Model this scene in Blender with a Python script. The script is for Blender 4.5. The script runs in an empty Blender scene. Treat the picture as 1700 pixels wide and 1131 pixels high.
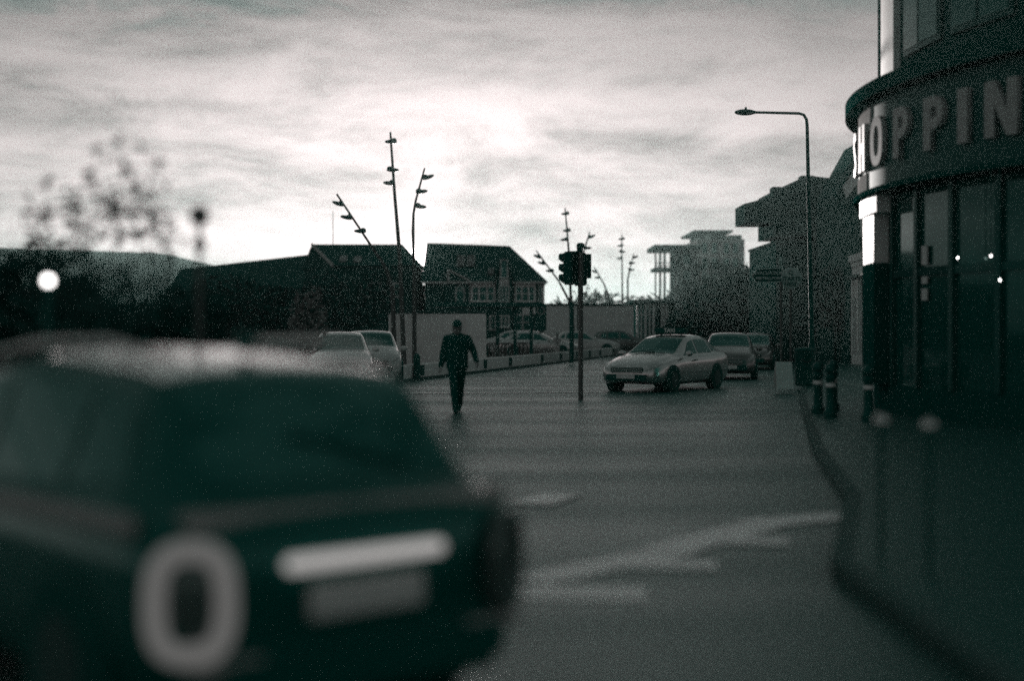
import bpy, bmesh, math, random
from mathutils import Vector, Matrix, noise as mnoise
random.seed(7)
R = math.radians
scene = bpy.context.scene
COL = scene.collection

# ------------------------------------------------------------------ camera
FPX, CX, HY, EYE = 2361.0, 850.0, 548.0, 1.6       # pixels of a 1700 px wide frame
cam_d = bpy.data.cameras.new('camera')
cam = bpy.data.objects.new('camera', cam_d); COL.objects.link(cam)
cam.location = (0, 0, EYE); cam.rotation_euler = (R(90), 0, 0)
cam_d.sensor_width = 36.0; cam_d.lens = 36.0 * FPX / 1700.0
cam_d.shift_y = -(565.5 - HY) / 1700.0
cam_d.clip_start = 0.05; cam_d.clip_end = 5000
cam_d.dof.use_dof = True
cam_d.dof.focus_distance = 42.0
APERTURE_M = 0.118
cam_d.dof.aperture_fstop = cam_d.lens / 1000.0 / APERTURE_M
scene.camera = cam

# ------------------------------------------------------------------ light
SUN_AZ, SUN_EL = R(-3.9), R(2.8)                    # azimuth from +Y towards +X
SUN_DIR = Vector((math.sin(SUN_AZ) * math.cos(SUN_EL), math.cos(SUN_AZ) * math.cos(SUN_EL), math.sin(SUN_EL)))
sun_d = bpy.data.lights.new('sun', 'SUN'); sun_d.energy = 3.6; sun_d.angle = R(1.5); sun_d.color = (1.0, 0.93, 0.90)
sun = bpy.data.objects.new('sun', sun_d); COL.objects.link(sun)
sun.rotation_euler = SUN_DIR.to_track_quat('Z', 'Y').to_euler()
sun.location = (-20, 200, 60)

world = bpy.data.worlds.new('World'); scene.world = world; world.use_nodes = True
wt = world.node_tree; wt.nodes.clear()
def wn(t, **kw):
    n = wt.nodes.new(t)
    for k, v in kw.items(): setattr(n, k, v)
    return n
def wmath(op, a, b=None, c=None, clamp=False):
    n = wn('ShaderNodeMath', operation=op); n.use_clamp = clamp
    for i, v in enumerate((a, b, c)):
        if v is None: continue
        if hasattr(v, 'is_linked'): wt.links.new(v, n.inputs[i])
        else: n.inputs[i].default_value = v
    return n.outputs[0]
sky = wn('ShaderNodeTexSky', sky_type='NISHITA'); sky.sun_disc = False
sky.sun_elevation = SUN_EL; sky.sun_rotation = SUN_AZ; sky.air_density = 1.0; sky.dust_density = 2.5; sky.ozone_density = 1.0
bw = wn('ShaderNodeRGBToBW'); wt.links.new(sky.outputs[0], bw.inputs[0])
tc = wn('ShaderNodeTexCoord')
dirn = wn('ShaderNodeVectorMath', operation='NORMALIZE'); wt.links.new(tc.outputs['Generated'], dirn.inputs[0])
# clouds: noise in directions, pulled into flat bands
def cloud(scale, sx, sz, detail, rough, dist, off):
    m = wn('ShaderNodeMapping'); m.inputs['Scale'].default_value = (sx, sx, sz); m.inputs['Location'].default_value = off
    wt.links.new(dirn.outputs[0], m.inputs['Vector'])
    n = wn('ShaderNodeTexNoise'); n.inputs['Scale'].default_value = scale; n.inputs['Detail'].default_value = detail
    n.inputs['Roughness'].default_value = rough; n.inputs['Distortion'].default_value = dist
    wt.links.new(m.outputs[0], n.inputs['Vector'])
    return n.outputs['Fac']
c1 = cloud(2.2, 1.0, 6.5, 7.0, 0.55, 0.4, (3.1, 0.7, 1.9))
c2 = cloud(7.5, 1.0, 3.0, 10.0, 0.70, 0.5, (0.4, 5.3, 2.2))
cl = wmath('ADD', wmath('MULTIPLY', c1, 0.55), wmath('MULTIPLY', c2, 0.45))
mr = wn('ShaderNodeMapRange'); mr.inputs['From Min'].default_value = 0.34; mr.inputs['From Max'].default_value = 0.64
mr.inputs['To Min'].default_value = 0.26; mr.inputs['To Max'].default_value = 1.22; mr.interpolation_type = 'SMOOTHSTEP'
wt.links.new(cl, mr.inputs['Value'])
dot = wn('ShaderNodeVectorMath', operation='DOT_PRODUCT'); wt.links.new(dirn.outputs[0], dot.inputs[0]); dot.inputs[1].default_value = SUN_DIR
dpos = wmath('MAXIMUM', dot.outputs['Value'], 0.0)
glow = wmath('ADD', wmath('MULTIPLY', wmath('POWER', dpos, 30000.0), 16.0), wmath('MULTIPLY', wmath('POWER', dpos, 900.0), 0.25))
fwd_ = wmath('POWER', wmath('MULTIPLY_ADD', dot.outputs['Value'], 0.5, 0.5), 4.0)
phase = wmath('ADD', wmath('MULTIPLY_ADD', fwd_, 0.05, 0.80), wmath('MULTIPLY', wmath('POWER', dpos, 40.0), 0.70))          # cloud lit from behind: bright towards the sun, dull away from it
sep = wn('ShaderNodeSeparateXYZ'); wt.links.new(dirn.outputs[0], sep.inputs[0])
deck = wn('ShaderNodeMapRange', interpolation_type='SMOOTHSTEP')   # the deck of cloud thickens overhead, clear strip along the horizon
deck.inputs['From Min'].default_value = 0.10; deck.inputs['From Max'].default_value = 0.25; deck.inputs['To Min'].default_value = 1.0; deck.inputs['To Max'].default_value = 0.42
wt.links.new(sep.outputs['Z'], deck.inputs['Value'])
SKY_GAIN = 0.37
base = wmath('MULTIPLY', wmath('POWER', wmath('MAXIMUM', bw.outputs[0], 0.0), 0.20), SKY_GAIN)
lum = wmath('MULTIPLY', wmath('MULTIPLY', wmath('MULTIPLY', base, phase), deck.outputs[0]), mr.outputs[0])
lum = wmath('ADD', lum, glow)
# silver-print tint: cool in the dark of the sky, faintly warm in its lights
ramp = wn('ShaderNodeValToRGB'); cr = ramp.color_ramp
cr.elements[0].position = 0.0; cr.elements[0].color = (0.62, 1.05, 0.99, 1)
cr.elements[1].position = 0.75; cr.elements[1].color = (1.11, 0.95, 0.95, 1)
e = cr.elements.new(0.26); e.color = (1.10, 0.965, 0.955, 1)
wt.links.new(lum, ramp.inputs[0])
mul = wn('ShaderNodeVectorMath', operation='SCALE'); wt.links.new(ramp.outputs[0], mul.inputs[0])
wt.links.new(wmath('MULTIPLY', lum, 10.0), mul.inputs['Scale'])
bg = wn('ShaderNodeBackground'); bg.inputs['Strength'].default_value = 0.1
wt.links.new(mul.outputs[0], bg.inputs['Color'])
wo = wn('ShaderNodeOutputWorld'); wt.links.new(bg.outputs[0], wo.inputs['Surface'])

vs = scene.view_settings
scene.display_settings.display_device = 'sRGB'
vs.view_transform = 'Standard'; vs.look = 'None'; vs.gamma = 1.0; vs.use_curve_mapping = False; vs.exposure = 0.1
scene.cycles.use_denoising = False
scene.cycles.max_bounces = 6; scene.cycles.volume_bounces = 0
scene.cycles.sample_clamp_indirect = 4.0

# ------------------------------------------------------------------ pixel helpers
def gx(u, Y): return (u - CX) / FPX * Y
def gz(v, Y): return EYE + (HY - v) / FPX * Y
def P(u, v, Y): return Vector((gx(u, Y), Y, gz(v, Y)))

# ------------------------------------------------------------------ materials
def duo(g):
    """the print's two inks: a dark thing is green-black, a pale one faintly rose"""
    if g < 0.11:
        t = 1 - g / 0.11
        return (g * (1 - t) ** 0.8, g + 0.085 * t, 0.97 * g + 0.070 * t, 1.0)
    k = min(1, (g - 0.11) / 0.4); mid, hi = (0.97, 1.0, 0.985), (1.035, 0.98, 0.975)
    return tuple(g * (p + (q - p) * k) for p, q in zip(mid, hi)) + (1.0,)
MATS = {}
def mat(name, g, rough=0.7, var=0.25, scale=6.0, bump=0.0, bscale=40.0, metal=0.0, spec=0.25, coat=0.0, emit=None, stretch=(1, 1, 1), trans=0.0):
    if name in MATS: return MATS[name]
    m = bpy.data.materials.new(name); m.use_nodes = True
    nt = m.node_tree; b = nt.nodes['Principled BSDF']
    b.inputs['Roughness'].default_value = rough; b.inputs['Metallic'].default_value = metal
    b.inputs['Specular IOR Level'].default_value = spec; b.inputs['Coat Weight'].default_value = coat
    b.inputs['Coat Roughness'].default_value = 0.05
    if g < 0.11 and metal < 0.2: b.inputs['Specular Tint'].default_value = (0.35, 1.0, 0.9, 1)
    if trans: b.inputs['Transmission Weight'].default_value = trans
    t = nt.nodes.new('ShaderNodeTexCoord'); mp = nt.nodes.new('ShaderNodeMapping'); mp.inputs['Scale'].default_value = stretch
    nt.links.new(t.outputs['Object'], mp.inputs['Vector'])
    if var > 0:
        n = nt.nodes.new('ShaderNodeTexNoise'); n.inputs['Scale'].default_value = scale; n.inputs['Detail'].default_value = 6; n.inputs['Roughness'].default_value = 0.65
        nt.links.new(mp.outputs[0], n.inputs['Vector'])
        r = nt.nodes.new('ShaderNodeValToRGB'); r.color_ramp.elements[0].position = 0.28; r.color_ramp.elements[1].position = 0.72
        r.color_ramp.elements[0].color = duo(g * (1 - var)); r.color_ramp.elements[1].color = duo(g * (1 + var))
        nt.links.new(n.outputs['Fac'], r.inputs[0]); nt.links.new(r.outputs[0], b.inputs['Base Color'])
    else:
        b.inputs['Base Color'].default_value = duo(g)
    if bump > 0:
        n2 = nt.nodes.new('ShaderNodeTexNoise'); n2.inputs['Scale'].default_value = bscale; n2.inputs['Detail'].default_value = 5
        nt.links.new(mp.outputs[0], n2.inputs['Vector'])
        bp = nt.nodes.new('ShaderNodeBump'); bp.inputs['Strength'].default_value = bump; bp.inputs['Distance'].default_value = 0.02
        nt.links.new(n2.outputs['Fac'], bp.inputs['Height']); nt.links.new(bp.outputs[0], b.inputs['Normal'])
    if emit:
        b.inputs['Emission Color'].default_value = (1, 0.95, 0.93, 1); b.inputs['Emission Strength'].default_value = emit
    MATS[name] = m; return m

def asphalt():
    m = mat('asphalt', 0.016, 0.5, 0.3, 0.35, 0.2, 60.0, spec=0.6)
    m.node_tree.nodes['Principled BSDF'].inputs['Specular Tint'].default_value = (0.55, 1.0, 0.95, 1)
    nt = m.node_tree; b = nt.nodes['Principled BSDF']
    t = nt.nodes.new('ShaderNodeTexCoord')
    mp = nt.nodes.new('ShaderNodeMapping'); mp.inputs['Scale'].default_value = (0.12, 0.5, 1); nt.links.new(t.outputs['Object'], mp.inputs[0])
    n = nt.nodes.new('ShaderNodeTexNoise'); n.inputs['Scale'].default_value = 1.0; n.inputs['Detail'].default_value = 6
    nt.links.new(mp.outputs[0], n.inputs[0])
    r = nt.nodes.new('ShaderNodeMapRange'); r.inputs['From Min'].default_value = 0.3; r.inputs['From Max'].default_value = 0.7
    r.inputs['To Min'].default_value = 0.36; r.inputs['To Max'].default_value = 0.49
    nt.links.new(n.outputs['Fac'], r.inputs[0]); nt.links.new(r.outputs[0], b.inputs['Roughness'])
    return m
M_ASPH = asphalt()
M_GROUND = mat('soil', 0.02, 1.0, 0.4, 0.2, 0.0, 8, spec=0.0)
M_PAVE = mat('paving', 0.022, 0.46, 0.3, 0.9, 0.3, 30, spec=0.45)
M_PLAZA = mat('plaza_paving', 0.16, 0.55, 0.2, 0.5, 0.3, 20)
M_KERB = mat('kerb_stone', 0.06, 0.7, 0.3, 3, 0.3, 40)
M_LINE = mat('worn_road_paint', 0.85, 0.42, 0.2, 9, 0.2, 60, spec=0.6)
M_BLACKPAINT = mat('black_car_paint', 0.012, 0.16, 0.0, spec=.6)
M_SILVER = mat('silver_car_paint', 0.62, 0.25, 0.06, 3, metal=0.85, coat=0.5)
M_GREYCAR = mat('grey_car_paint', 0.2, 0.27, 0.05, 3, metal=0.8, coat=0.5)
M_WHITECAR = mat('white_car_paint', 0.68, 0.3, 0.04, 2, coat=0.6)
M_CARGLASS = mat('car_glass', 0.02, 0.06, 0.0, spec=1.0)
M_TYRE = mat('tyre_rubber', 0.012, 0.85, 0.3, 20)
M_RIM = mat('alloy_rim', 0.06, 0.45, 0.1, 20, metal=0.3)
M_CHROME = mat('chrome_trim', 0.75, 0.12, 0.0, metal=1.0)
M_LENS = mat('lamp_lens', 0.42, 0.12, 0.12, 30, coat=1.0)
M_TAILLENS = mat('tail_lamp_lens', 0.09, 0.12, 0.1, 30, coat=1.0)
M_PLATE = mat('number_plate', 0.75, 0.45, 0.1, 20)
M_BLACKPLASTIC = mat('black_plastic', 0.012, 0.5, 0.2, 20)
M_DKSTEEL = mat('dark_painted_steel', 0.022, 0.42, 0.25, 8)
M_POLE = mat('weathered_pole', 0.13, 0.6, 0.25, 8, spec=0.0)
M_GREYSTEEL = mat('galvanised_steel', 0.14, 0.45, 0.25, 8, metal=0.5)
M_HOARD = mat('rendered_hoarding', 0.82, 0.8, 0.16, 1.2, 0.2, 20, spec=0.0)
M_LOWWALL = mat('white_painted_concrete', 0.84, 0.7, 0.14, 2.5, 0.2, 30, spec=0.0)
M_ROOF = mat('slate_roof', 0.03, 0.8, 0.3, 1.5, 0.4, 12, spec=0.0)
M_BRICK = mat('dark_brick', 0.03, 0.85, 0.3, 4, 0.4, 30, spec=0.0)
M_RENDER = mat('pale_render', 0.78, 0.8, 0.15, 2, 0.2, 20, spec=0.0)
M_STONE = mat('stone_trim', 0.55, 0.8, 0.2, 4, 0.3, 20, spec=0.0)
M_FRAME = mat('white_frame', 0.86, 0.5, 0.08, 8)
M_GLASS = mat('window_glass', 0.010, 0.08, 0.0, spec=0.6)
M_SHOPWALL = mat('shop_dark_cladding', 0.018, 0.55, 0.3, 1.5, 0.2, 18, spec=0.0)
M_FASCIA = mat('fascia_panel', 0.028, 0.55, 0.2, 2.0)
M_LETTER = mat('letter_face', 0.42, 0.45, 0.12, 6)
M_PANELWHITE = mat('white_corner_panel', 0.78, 0.45, 0.1, 3)
M_LEAF = mat('dark_foliage', 0.035, 0.65, 0.5, 0.9, spec=0.0)
M_LEAF2 = mat('mid_foliage', 0.06, 0.65, 0.5, 0.9, spec=0.0)
M_BARK = mat('bark', 0.04, 0.9, 0.4, 9, 0.6, 20, spec=0.0)
M_CLOTH = mat('black_cloth', 0.012, 0.9, 0.35, 12, 0.3, 60, spec=0.0)
M_TROUS = mat('dark_trousers', 0.010, 0.9, 0.3, 12, 0.3, 60, spec=0.0)
M_SKIN = mat('skin', 0.22, 0.6, 0.12, 20)
M_SHOE = mat('shoe', 0.010, 0.6, 0.2, 30)
M_PALECLOTH = mat('pale_cloth', 0.55, 0.9, 0.15, 15)
M_SIGN = mat('sign_face', 0.62, 0.5, 0.15, 10)
M_SIGNTXT = mat('sign_lettering', 0.9, 0.6, 0.1, 10)
M_DKTXT = mat('dark_lettering', 0.008, 0.6, 0.0)
M_PANEL = mat('weathered_panel', 0.045, 0.6, 0.35, 1.6, 0.3, 10, spec=0.0)
M_BULB = mat('lit_bulb', 0.8, 0.4, 0.0, emit=5.0)
M_BULBS = mat('lit_small_bulb', 0.8, 0.4, 0.0, emit=6.0)

# ------------------------------------------------------------------ mesh helpers
OFF = {}
class MB:
    def __init__(s): s.v = []; s.f = []
    def quad(s, a, b, c, d): return s.poly([a, b, c, d])
    def poly(s, pts):
        n = len(s.v); s.v += [Vector(p) for p in pts]; s.f.append(tuple(range(n, n + len(pts)))); return s
    def box(s, c, size, rz=0, ry=0, rx=0):
        c = Vector(c); hx, hy, hz = size[0] / 2, size[1] / 2, size[2] / 2
        m = Matrix.Rotation(rz, 3, 'Z') @ Matrix.Rotation(ry, 3, 'Y') @ Matrix.Rotation(rx, 3, 'X')
        n = len(s.v)
        for x, y, z in ((-1,-1,-1),(1,-1,-1),(1,1,-1),(-1,1,-1),(-1,-1,1),(1,-1,1),(1,1,1),(-1,1,1)):
            s.v.append(c + m @ Vector((x * hx, y * hy, z * hz)))
        for q in ((0,3,2,1),(4,5,6,7),(0,1,5,4),(1,2,6,5),(2,3,7,6),(3,0,4,7)): s.f.append(tuple(n + i for i in q))
        return s
    def bar(s, a, b, w, h, up=(0, 0, 1)):
        a, b = Vector(a), Vector(b); d = (b - a).normalized(); up = Vector(up)
        if abs(d.dot(up)) > 0.99: up = Vector((0, 1, 0))
        r = d.cross(up).normalized(); u = r.cross(d)
        n = len(s.v)
        for p in (a, b):
            for i, j in ((-1,-1),(1,-1),(1,1),(-1,1)): s.v.append(p + r * (i * w / 2) + u * (j * h / 2))
        for q in ((3,2,1,0),(4,5,6,7),(0,1,5,4),(1,2,6,5),(2,3,7,6),(3,0,4,7)): s.f.append(tuple(n + i for i in q))
        return s
    def tube(s, pts, rad, seg=10, cap=True):
        pts = [Vector(p) for p in pts]
        if not hasattr(rad, '__len__'): rad = [rad] * len(pts)
        n0 = len(s.v); prev = None
        for i, p in enumerate(pts):
            d = (pts[min(i + 1, len(pts) - 1)] - pts[max(i - 1, 0)]).normalized()
            up = prev if prev is not None else (Vector((0, 1, 0)) if abs(d.z) > 0.9 else Vector((0, 0, 1)))
            r = d.cross(up).normalized(); u = r.cross(d).normalized(); prev = u
            for k in range(seg):
                a = 2 * math.pi * k / seg
                s.v.append(p + (r * math.cos(a) + u * math.sin(a)) * rad[i])
        for i in range(len(pts) - 1):
            for k in range(seg):
                a = n0 + i * seg + k; b = n0 + i * seg + (k + 1) % seg
                s.f.append((a, a + seg, b + seg, b))
        if cap:
            s.f.append(tuple(n0 + k for k in range(seg)))
            s.f.append(tuple(n0 + (len(pts) - 1) * seg + k for k in reversed(range(seg))))
        return s
    def lathe(s, c, prof, seg=20, axis='Z'):
        c = Vector(c); n0 = len(s.v)
        for r, z in prof:
            for k in range(seg):
                a = 2 * math.pi * k / seg
                q = Vector((r * math.cos(a), r * math.sin(a), z))
                if axis == 'Y': q = Vector((q.x, -q.z, q.y))
                if axis == 'X': q = Vector((q.z, q.x, q.y))
                s.v.append(c + q)
        for i in range(len(prof) - 1):
            for k in range(seg):
                a = n0 + i * seg + k; b = n0 + i * seg + (k + 1) % seg
                s.f.append((a, b, b + seg, a + seg))
        s.f.append(tuple(n0 + k for k in reversed(range(seg))))
        s.f.append(tuple(n0 + (len(prof) - 1) * seg + k for k in range(seg)))
        return s
    def ell(s, c, r, seg=14, rings=8, rot=None):
        c = Vector(c); n0 = len(s.v)
        for i in range(rings + 1):
            t = math.pi * i / rings
            for k in range(seg):
                a = 2 * math.pi * k / seg
                q = Vector((r[0] * math.sin(t) * math.cos(a), r[1] * math.sin(t) * math.sin(a), r[2] * math.cos(t)))
                if rot: q = rot @ q
                s.v.append(c + q)
        for i in range(rings):
            for k in range(seg):
                a = n0 + i * seg + k; b = n0 + i * seg + (k + 1) % seg
                s.f.append((a, a + seg, b + seg, b))
        return s
    def prism(s, pts2, z0, z1):
        n = len(s.v); k = len(pts2)
        s.v += [Vector((x, y, z0)) for x, y in pts2] + [Vector((x, y, z1)) for x, y in pts2]
        s.f.append(tuple(n + i for i in reversed(range(k)))); s.f.append(tuple(n + k + i for i in range(k)))
        for i in range(k): j = (i + 1) % k; s.f.append((n + i, n + j, n + k + j, n + k + i))
        return s
    def extrude(s, pts3, d):
        n = len(s.v); k = len(pts3); d = Vector(d)
        s.v += [Vector(p) for p in pts3] + [Vector(p) + d for p in pts3]
        s.f.append(tuple(n + i for i in range(k))); s.f.append(tuple(n + k + i for i in reversed(range(k))))
        for i in range(k): j = (i + 1) % k; s.f.append((n + i, n + k + i, n + k + j, n + j))
        return s
    def build(s, name, m, parent=None, smooth=None, bevel=0.0, local=False, weld=False):
        me = bpy.data.meshes.new(name)
        off = Vector((0, 0, 0)) if (parent is None or local) else OFF.get(parent.name, Vector((0, 0, 0)))
        me.from_pydata([tuple(v - off) for v in s.v], [], s.f); me.update()
        if bevel > 0 or weld:
            bm = bmesh.new(); bm.from_mesh(me)
            bmesh.ops.remove_doubles(bm, verts=bm.verts, dist=1e-5)
            bmesh.ops.recalc_face_normals(bm, faces=bm.faces)
            if bevel > 0:
                bmesh.ops.bevel(bm, geom=[e for e in bm.edges if e.is_manifold and e.calc_face_angle(0) > 0.5], offset=bevel, segments=2, affect='EDGES', clamp_overlap=True)
            bm.to_mesh(me); bm.free()
        if smooth is not None:
            me.polygons.foreach_set('use_smooth', [True] * len(me.polygons)); me.set_sharp_from_angle(angle=R(smooth))
        me.materials.append(m)
        o = bpy.data.objects.new(name, me); COL.objects.link(o)
        if parent is not None: o.parent = parent; OFF[o.name] = off if not local else Vector((0, 0, 0))
        return o
def tag(o, label=None, cat=None, group=None, kind=None):
    if label: o['label'] = label
    if cat: o['category'] = cat
    if group: o['group'] = group
    if kind: o['kind'] = kind
    return o
def thing(name, loc, label, cat, group=None, rz=0.0, local=False):
    o = bpy.data.objects.new(name, None); COL.objects.link(o)
    o.location = loc; o.rotation_euler = (0, 0, rz); o.empty_display_size = 0.2
    OFF[o.name] = Vector((0, 0, 0)) if local else Vector(loc)
    return tag(o, label, cat, group)
def copy_tree(o, parent=None):
    c = o.copy(); COL.objects.link(c); c.parent = parent
    for ch in list(o.children): copy_tree(ch, c)
    return c
def dup(root, loc, rz, label, group=None, sc=None):
    c = copy_tree(root); c.location = loc; c.rotation_euler = (0, 0, rz); tag(c, label, None, group)
    if sc: c.scale = sc
    return c
def text_mesh(body, size, extrude, bold=0.0):
    cu = bpy.data.curves.new('lettering', 'FONT'); cu.body = body; cu.size = size; cu.extrude = extrude; cu.offset = bold
    cu.align_x = 'CENTER'; cu.align_y = 'CENTER'; cu.resolution_u = 4
    o = bpy.data.objects.new('lettering', cu); COL.objects.link(o)
    dg = bpy.context.evaluated_depsgraph_get(); dg.update()
    me = bpy.data.meshes.new_from_object(o.evaluated_get(dg)); bpy.data.objects.remove(o)
    return me
def place_mesh(name, me, mtx, m, parent):
    me.transform(Matrix.Translation(-OFF.get(parent.name, Vector((0,0,0)))) @ mtx); me.materials.clear(); me.materials.append(m)
    o = bpy.data.objects.new(name, me); COL.objects.link(o); o.parent = parent; OFF[o.name] = OFF.get(parent.name, Vector((0,0,0)))
    return o
def fill_shape(outlines, depth):
    """flat letter shape with holes, extruded: outlines are lists of (x, y)"""
    cu = bpy.data.curves.new('shape', 'CURVE'); cu.dimensions = '2D'; cu.fill_mode = 'BOTH'; cu.extrude = depth / 2
    for pts in outlines:
        sp = cu.splines.new('POLY'); sp.points.add(len(pts) - 1); sp.use_cyclic_u = True
        for i, (x, y) in enumerate(pts): sp.points[i].co = (x, y, 0, 1)
    o = bpy.data.objects.new('shape', cu); COL.objects.link(o)
    dg = bpy.context.evaluated_depsgraph_get(); dg.update()
    me = bpy.data.meshes.new_from_object(o.evaluated_get(dg)); bpy.data.objects.remove(o)
    return me

# ------------------------------------------------------------------ ground, road, pavements
S = 900
g = MB().quad((-S, -S, -0.16), (S, -S, -0.16), (S, S, -0.16), (-S, S, -0.16)).build('ground', M_GROUND); tag(g, kind='structure')
rd = MB().poly([(-60, -25, 0), (60, -25, 0), (60, 60, 0), (60, 150, 0), (-60, 150, 0)])
road = rd.build('road', M_ASPH); tag(road, kind='structure')
kerb_line = [(2.2, -22), (2.2, 9.2), (3.15, 12.8), (3.95, 18), (4.7, 22), (6.6, 32), (9.4, 45), (15.2, 75), (27, 130)]
pv = MB(); pts = [(x, y) for x, y in kerb_line] + [(58, 130), (58, -22)]
pv.prism(pts, -0.1, 0.11)
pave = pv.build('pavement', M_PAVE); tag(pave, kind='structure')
kb = MB()
for (x0, y0), (x1, y1) in zip(kerb_line[:-1], kerb_line[1:]):
    kb.bar((x0 - 0.07, y0, 0.02), (x1 - 0.07, y1, 0.02), 0.14, 0.20)
kerb = kb.build('kerb', M_KERB); tag(kerb, kind='structure')
# paved square on the far side, behind the low barrier
pz = MB().prism([(-22, 34.5), (-6.6, 34.5), (-3.0, 46.6), (6.2, 87.6), (14, 124), (-50, 124), (-50, 34.5)], -0.1, 0.07)
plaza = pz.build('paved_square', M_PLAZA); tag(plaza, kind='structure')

# painted zigzag lines on the near carriageway, children of the road
def line_quad(a, b, w, z=0.006):
    a, b = Vector((a[0], a[1], z)), Vector((b[0], b[1], z)); d = (b - a).normalized(); n = Vector((-d.y, d.x, 0)) * (w / 2)
    return MB().quad(a - n, b - n, b + n, a + n)
def gp2(u, v): Y = EYE * FPX / (v - HY); return (gx(u, Y), Y)
for a, b, w in ((gp2(835, 984), gp2(1072, 988), 0.34), (gp2(872, 966), gp2(1125, 916), 0.30), (gp2(1010, 937), gp2(1190, 941), 0.30), (gp2(1105, 916), gp2(1262, 874), 0.32),
                (gp2(1170, 899), gp2(1310, 902), 0.3), (gp2(1245, 873), gp2(1405, 858), 0.34), (gp2(880, 840), gp2(935, 822), 0.3), (gp2(560, 655), gp2(1000, 652), 0.22)):
    w *= 1.35
    zl = globals().get('zl', 0.004) + 0.0015
    line_quad(a, b, w, zl).build('road_marking', M_LINE, road)

# ------------------------------------------------------------------ far hill and hillside wood
def hill(name, fn, x0, x1, y0, y1, nx, ny, m):
    b = MB()
    for j in range(ny + 1):
        for i in range(nx + 1):
            x = x0 + (x1 - x0) * i / nx; y = y0 + (y1 - y0) * j / ny
            b.v.append(Vector((x, y, fn(x, y))))
    for j in range(ny):
        for i in range(nx):
            a = j * (nx + 1) + i; b.f.append((a, a + 1, a + nx + 2, a + nx + 1))
    o = b.build(name, m, smooth=60); return tag(o, kind='structure')
def sst(a, b, x): t = min(1, max(0, (x - a) / (b - a))); return t * t * (3 - 2 * t)
def hfar(x, y):
    n = mnoise.noise(Vector((x * 0.012, y * 0.012, 0.3)))
    left = 15.5 * sst(-20, -75, x)
    right = 20 * sst(24, 105, x)
    return -0.3 + (left + right + 4 * max(0, n) + 2.0) * sst(175, 300, y)
hill('hills', hfar, -420, 420, 170, 420, 70, 24, M_GROUND)
def hside(x, y):
    return -0.3 + 15.0 * sst(17, 66, x - (y - 100) * 0.22) * sst(84, 118, y)
hill('hillside', hside, 8, 120, 82, 170, 40, 28, M_GROUND)

def leaf_cloud(blobs, n, size, seed, flat=0.0):
    """many small leaf quads spread through a set of (centre, radii) blobs"""
    rnd = random.Random(seed); b = MB()
    vols = [r[0] * r[1] * r[2] for c, r in blobs]; tot = sum(vols)
    for (c, r), vv in zip(blobs, vols):
        for _ in range(max(6, int(n * vv / tot))):
            while True:
                q = Vector((rnd.uniform(-1, 1), rnd.uniform(-1, 1), rnd.uniform(-1, 1)))
                l = q.length
                if 0.35 < l < 1: break
            if rnd.random() < 0.55: q = q / l * rnd.uniform(0.8, 1.08)
            p = Vector(c) + Vector((q.x * r[0], q.y * r[1], q.z * r[2]))
            d = Vector((rnd.gauss(0, 1), rnd.gauss(0, 1), rnd.gauss(0, 1))).normalized()
            e = d.cross(Vector((rnd.gauss(0, 1), rnd.gauss(0, 1), rnd.gauss(0, 1)))).normalized()
            sz = size * rnd.uniform(0.6, 1.4)
            b.poly([p - d * sz, p + e * sz * 0.45, p + d * sz, p - e * sz * 0.45])
    return b
def crown_blobs(rnd, h0, h1, rad, n):
    out = [((0, 0, (h0 + h1) / 2), (rad * 0.72, rad * 0.72, (h1 - h0) * 0.42))]
    for i in range(n):
        a = rnd.uniform(0, 6.28); rr = rad * rnd.uniform(0.3, 0.85); z = rnd.uniform(h0 + 0.1 * (h1 - h0), h1 * 0.95)
        k = rnd.uniform(0.22, 0.42); out.append(((rr * math.cos(a), rr * math.sin(a), z), (rad * k, rad * k, rad * k * 0.8)))
    return out
def make_tree(name, loc, h, rad, label, seed, n=2600, leaf=0.16, m=None, group=None, clear=0.25, cat='tree'):
    rnd = random.Random(seed)
    t = thing(name, loc, label, cat, group, local=True)
    tr = MB(); lean = rnd.uniform(-0.04, 0.04) * h
    top = Vector((lean, 0, h * 0.8))
    tr.tube([(0, 0, -0.1), (lean * 0.2, 0.02, h * clear), (lean * 0.6, 0, h * 0.55), top], [0.035 * h * 0.5 + 0.04, 0.012 * h + 0.03, 0.008 * h + 0.02, 0.015], 8)
    for i in range(7):
        a = rnd.uniform(0, 6.28); z0 = h * rnd.uniform(clear, 0.6); L = rad * rnd.uniform(0.6, 0.95)
        p0 = Vector((lean * z0 / h, 0, z0)); p2 = p0 + Vector((L * math.cos(a), L * math.sin(a), L * rnd.uniform(0.4, 0.9)))
        tr.tube([p0, (p0 + p2) / 2 + Vector((0, 0, -0.05 * L)), p2], [0.007 * h + 0.015, 0.005 * h + 0.01, 0.008], 6)
    tr.build('trunk', M_BARK, t, smooth=50)
    leaf_cloud(crown_blobs(rnd, h * clear, h, rad, 11), n, leaf, seed + 1).build('crown', m or M_LEAF, t)
    return t

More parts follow.
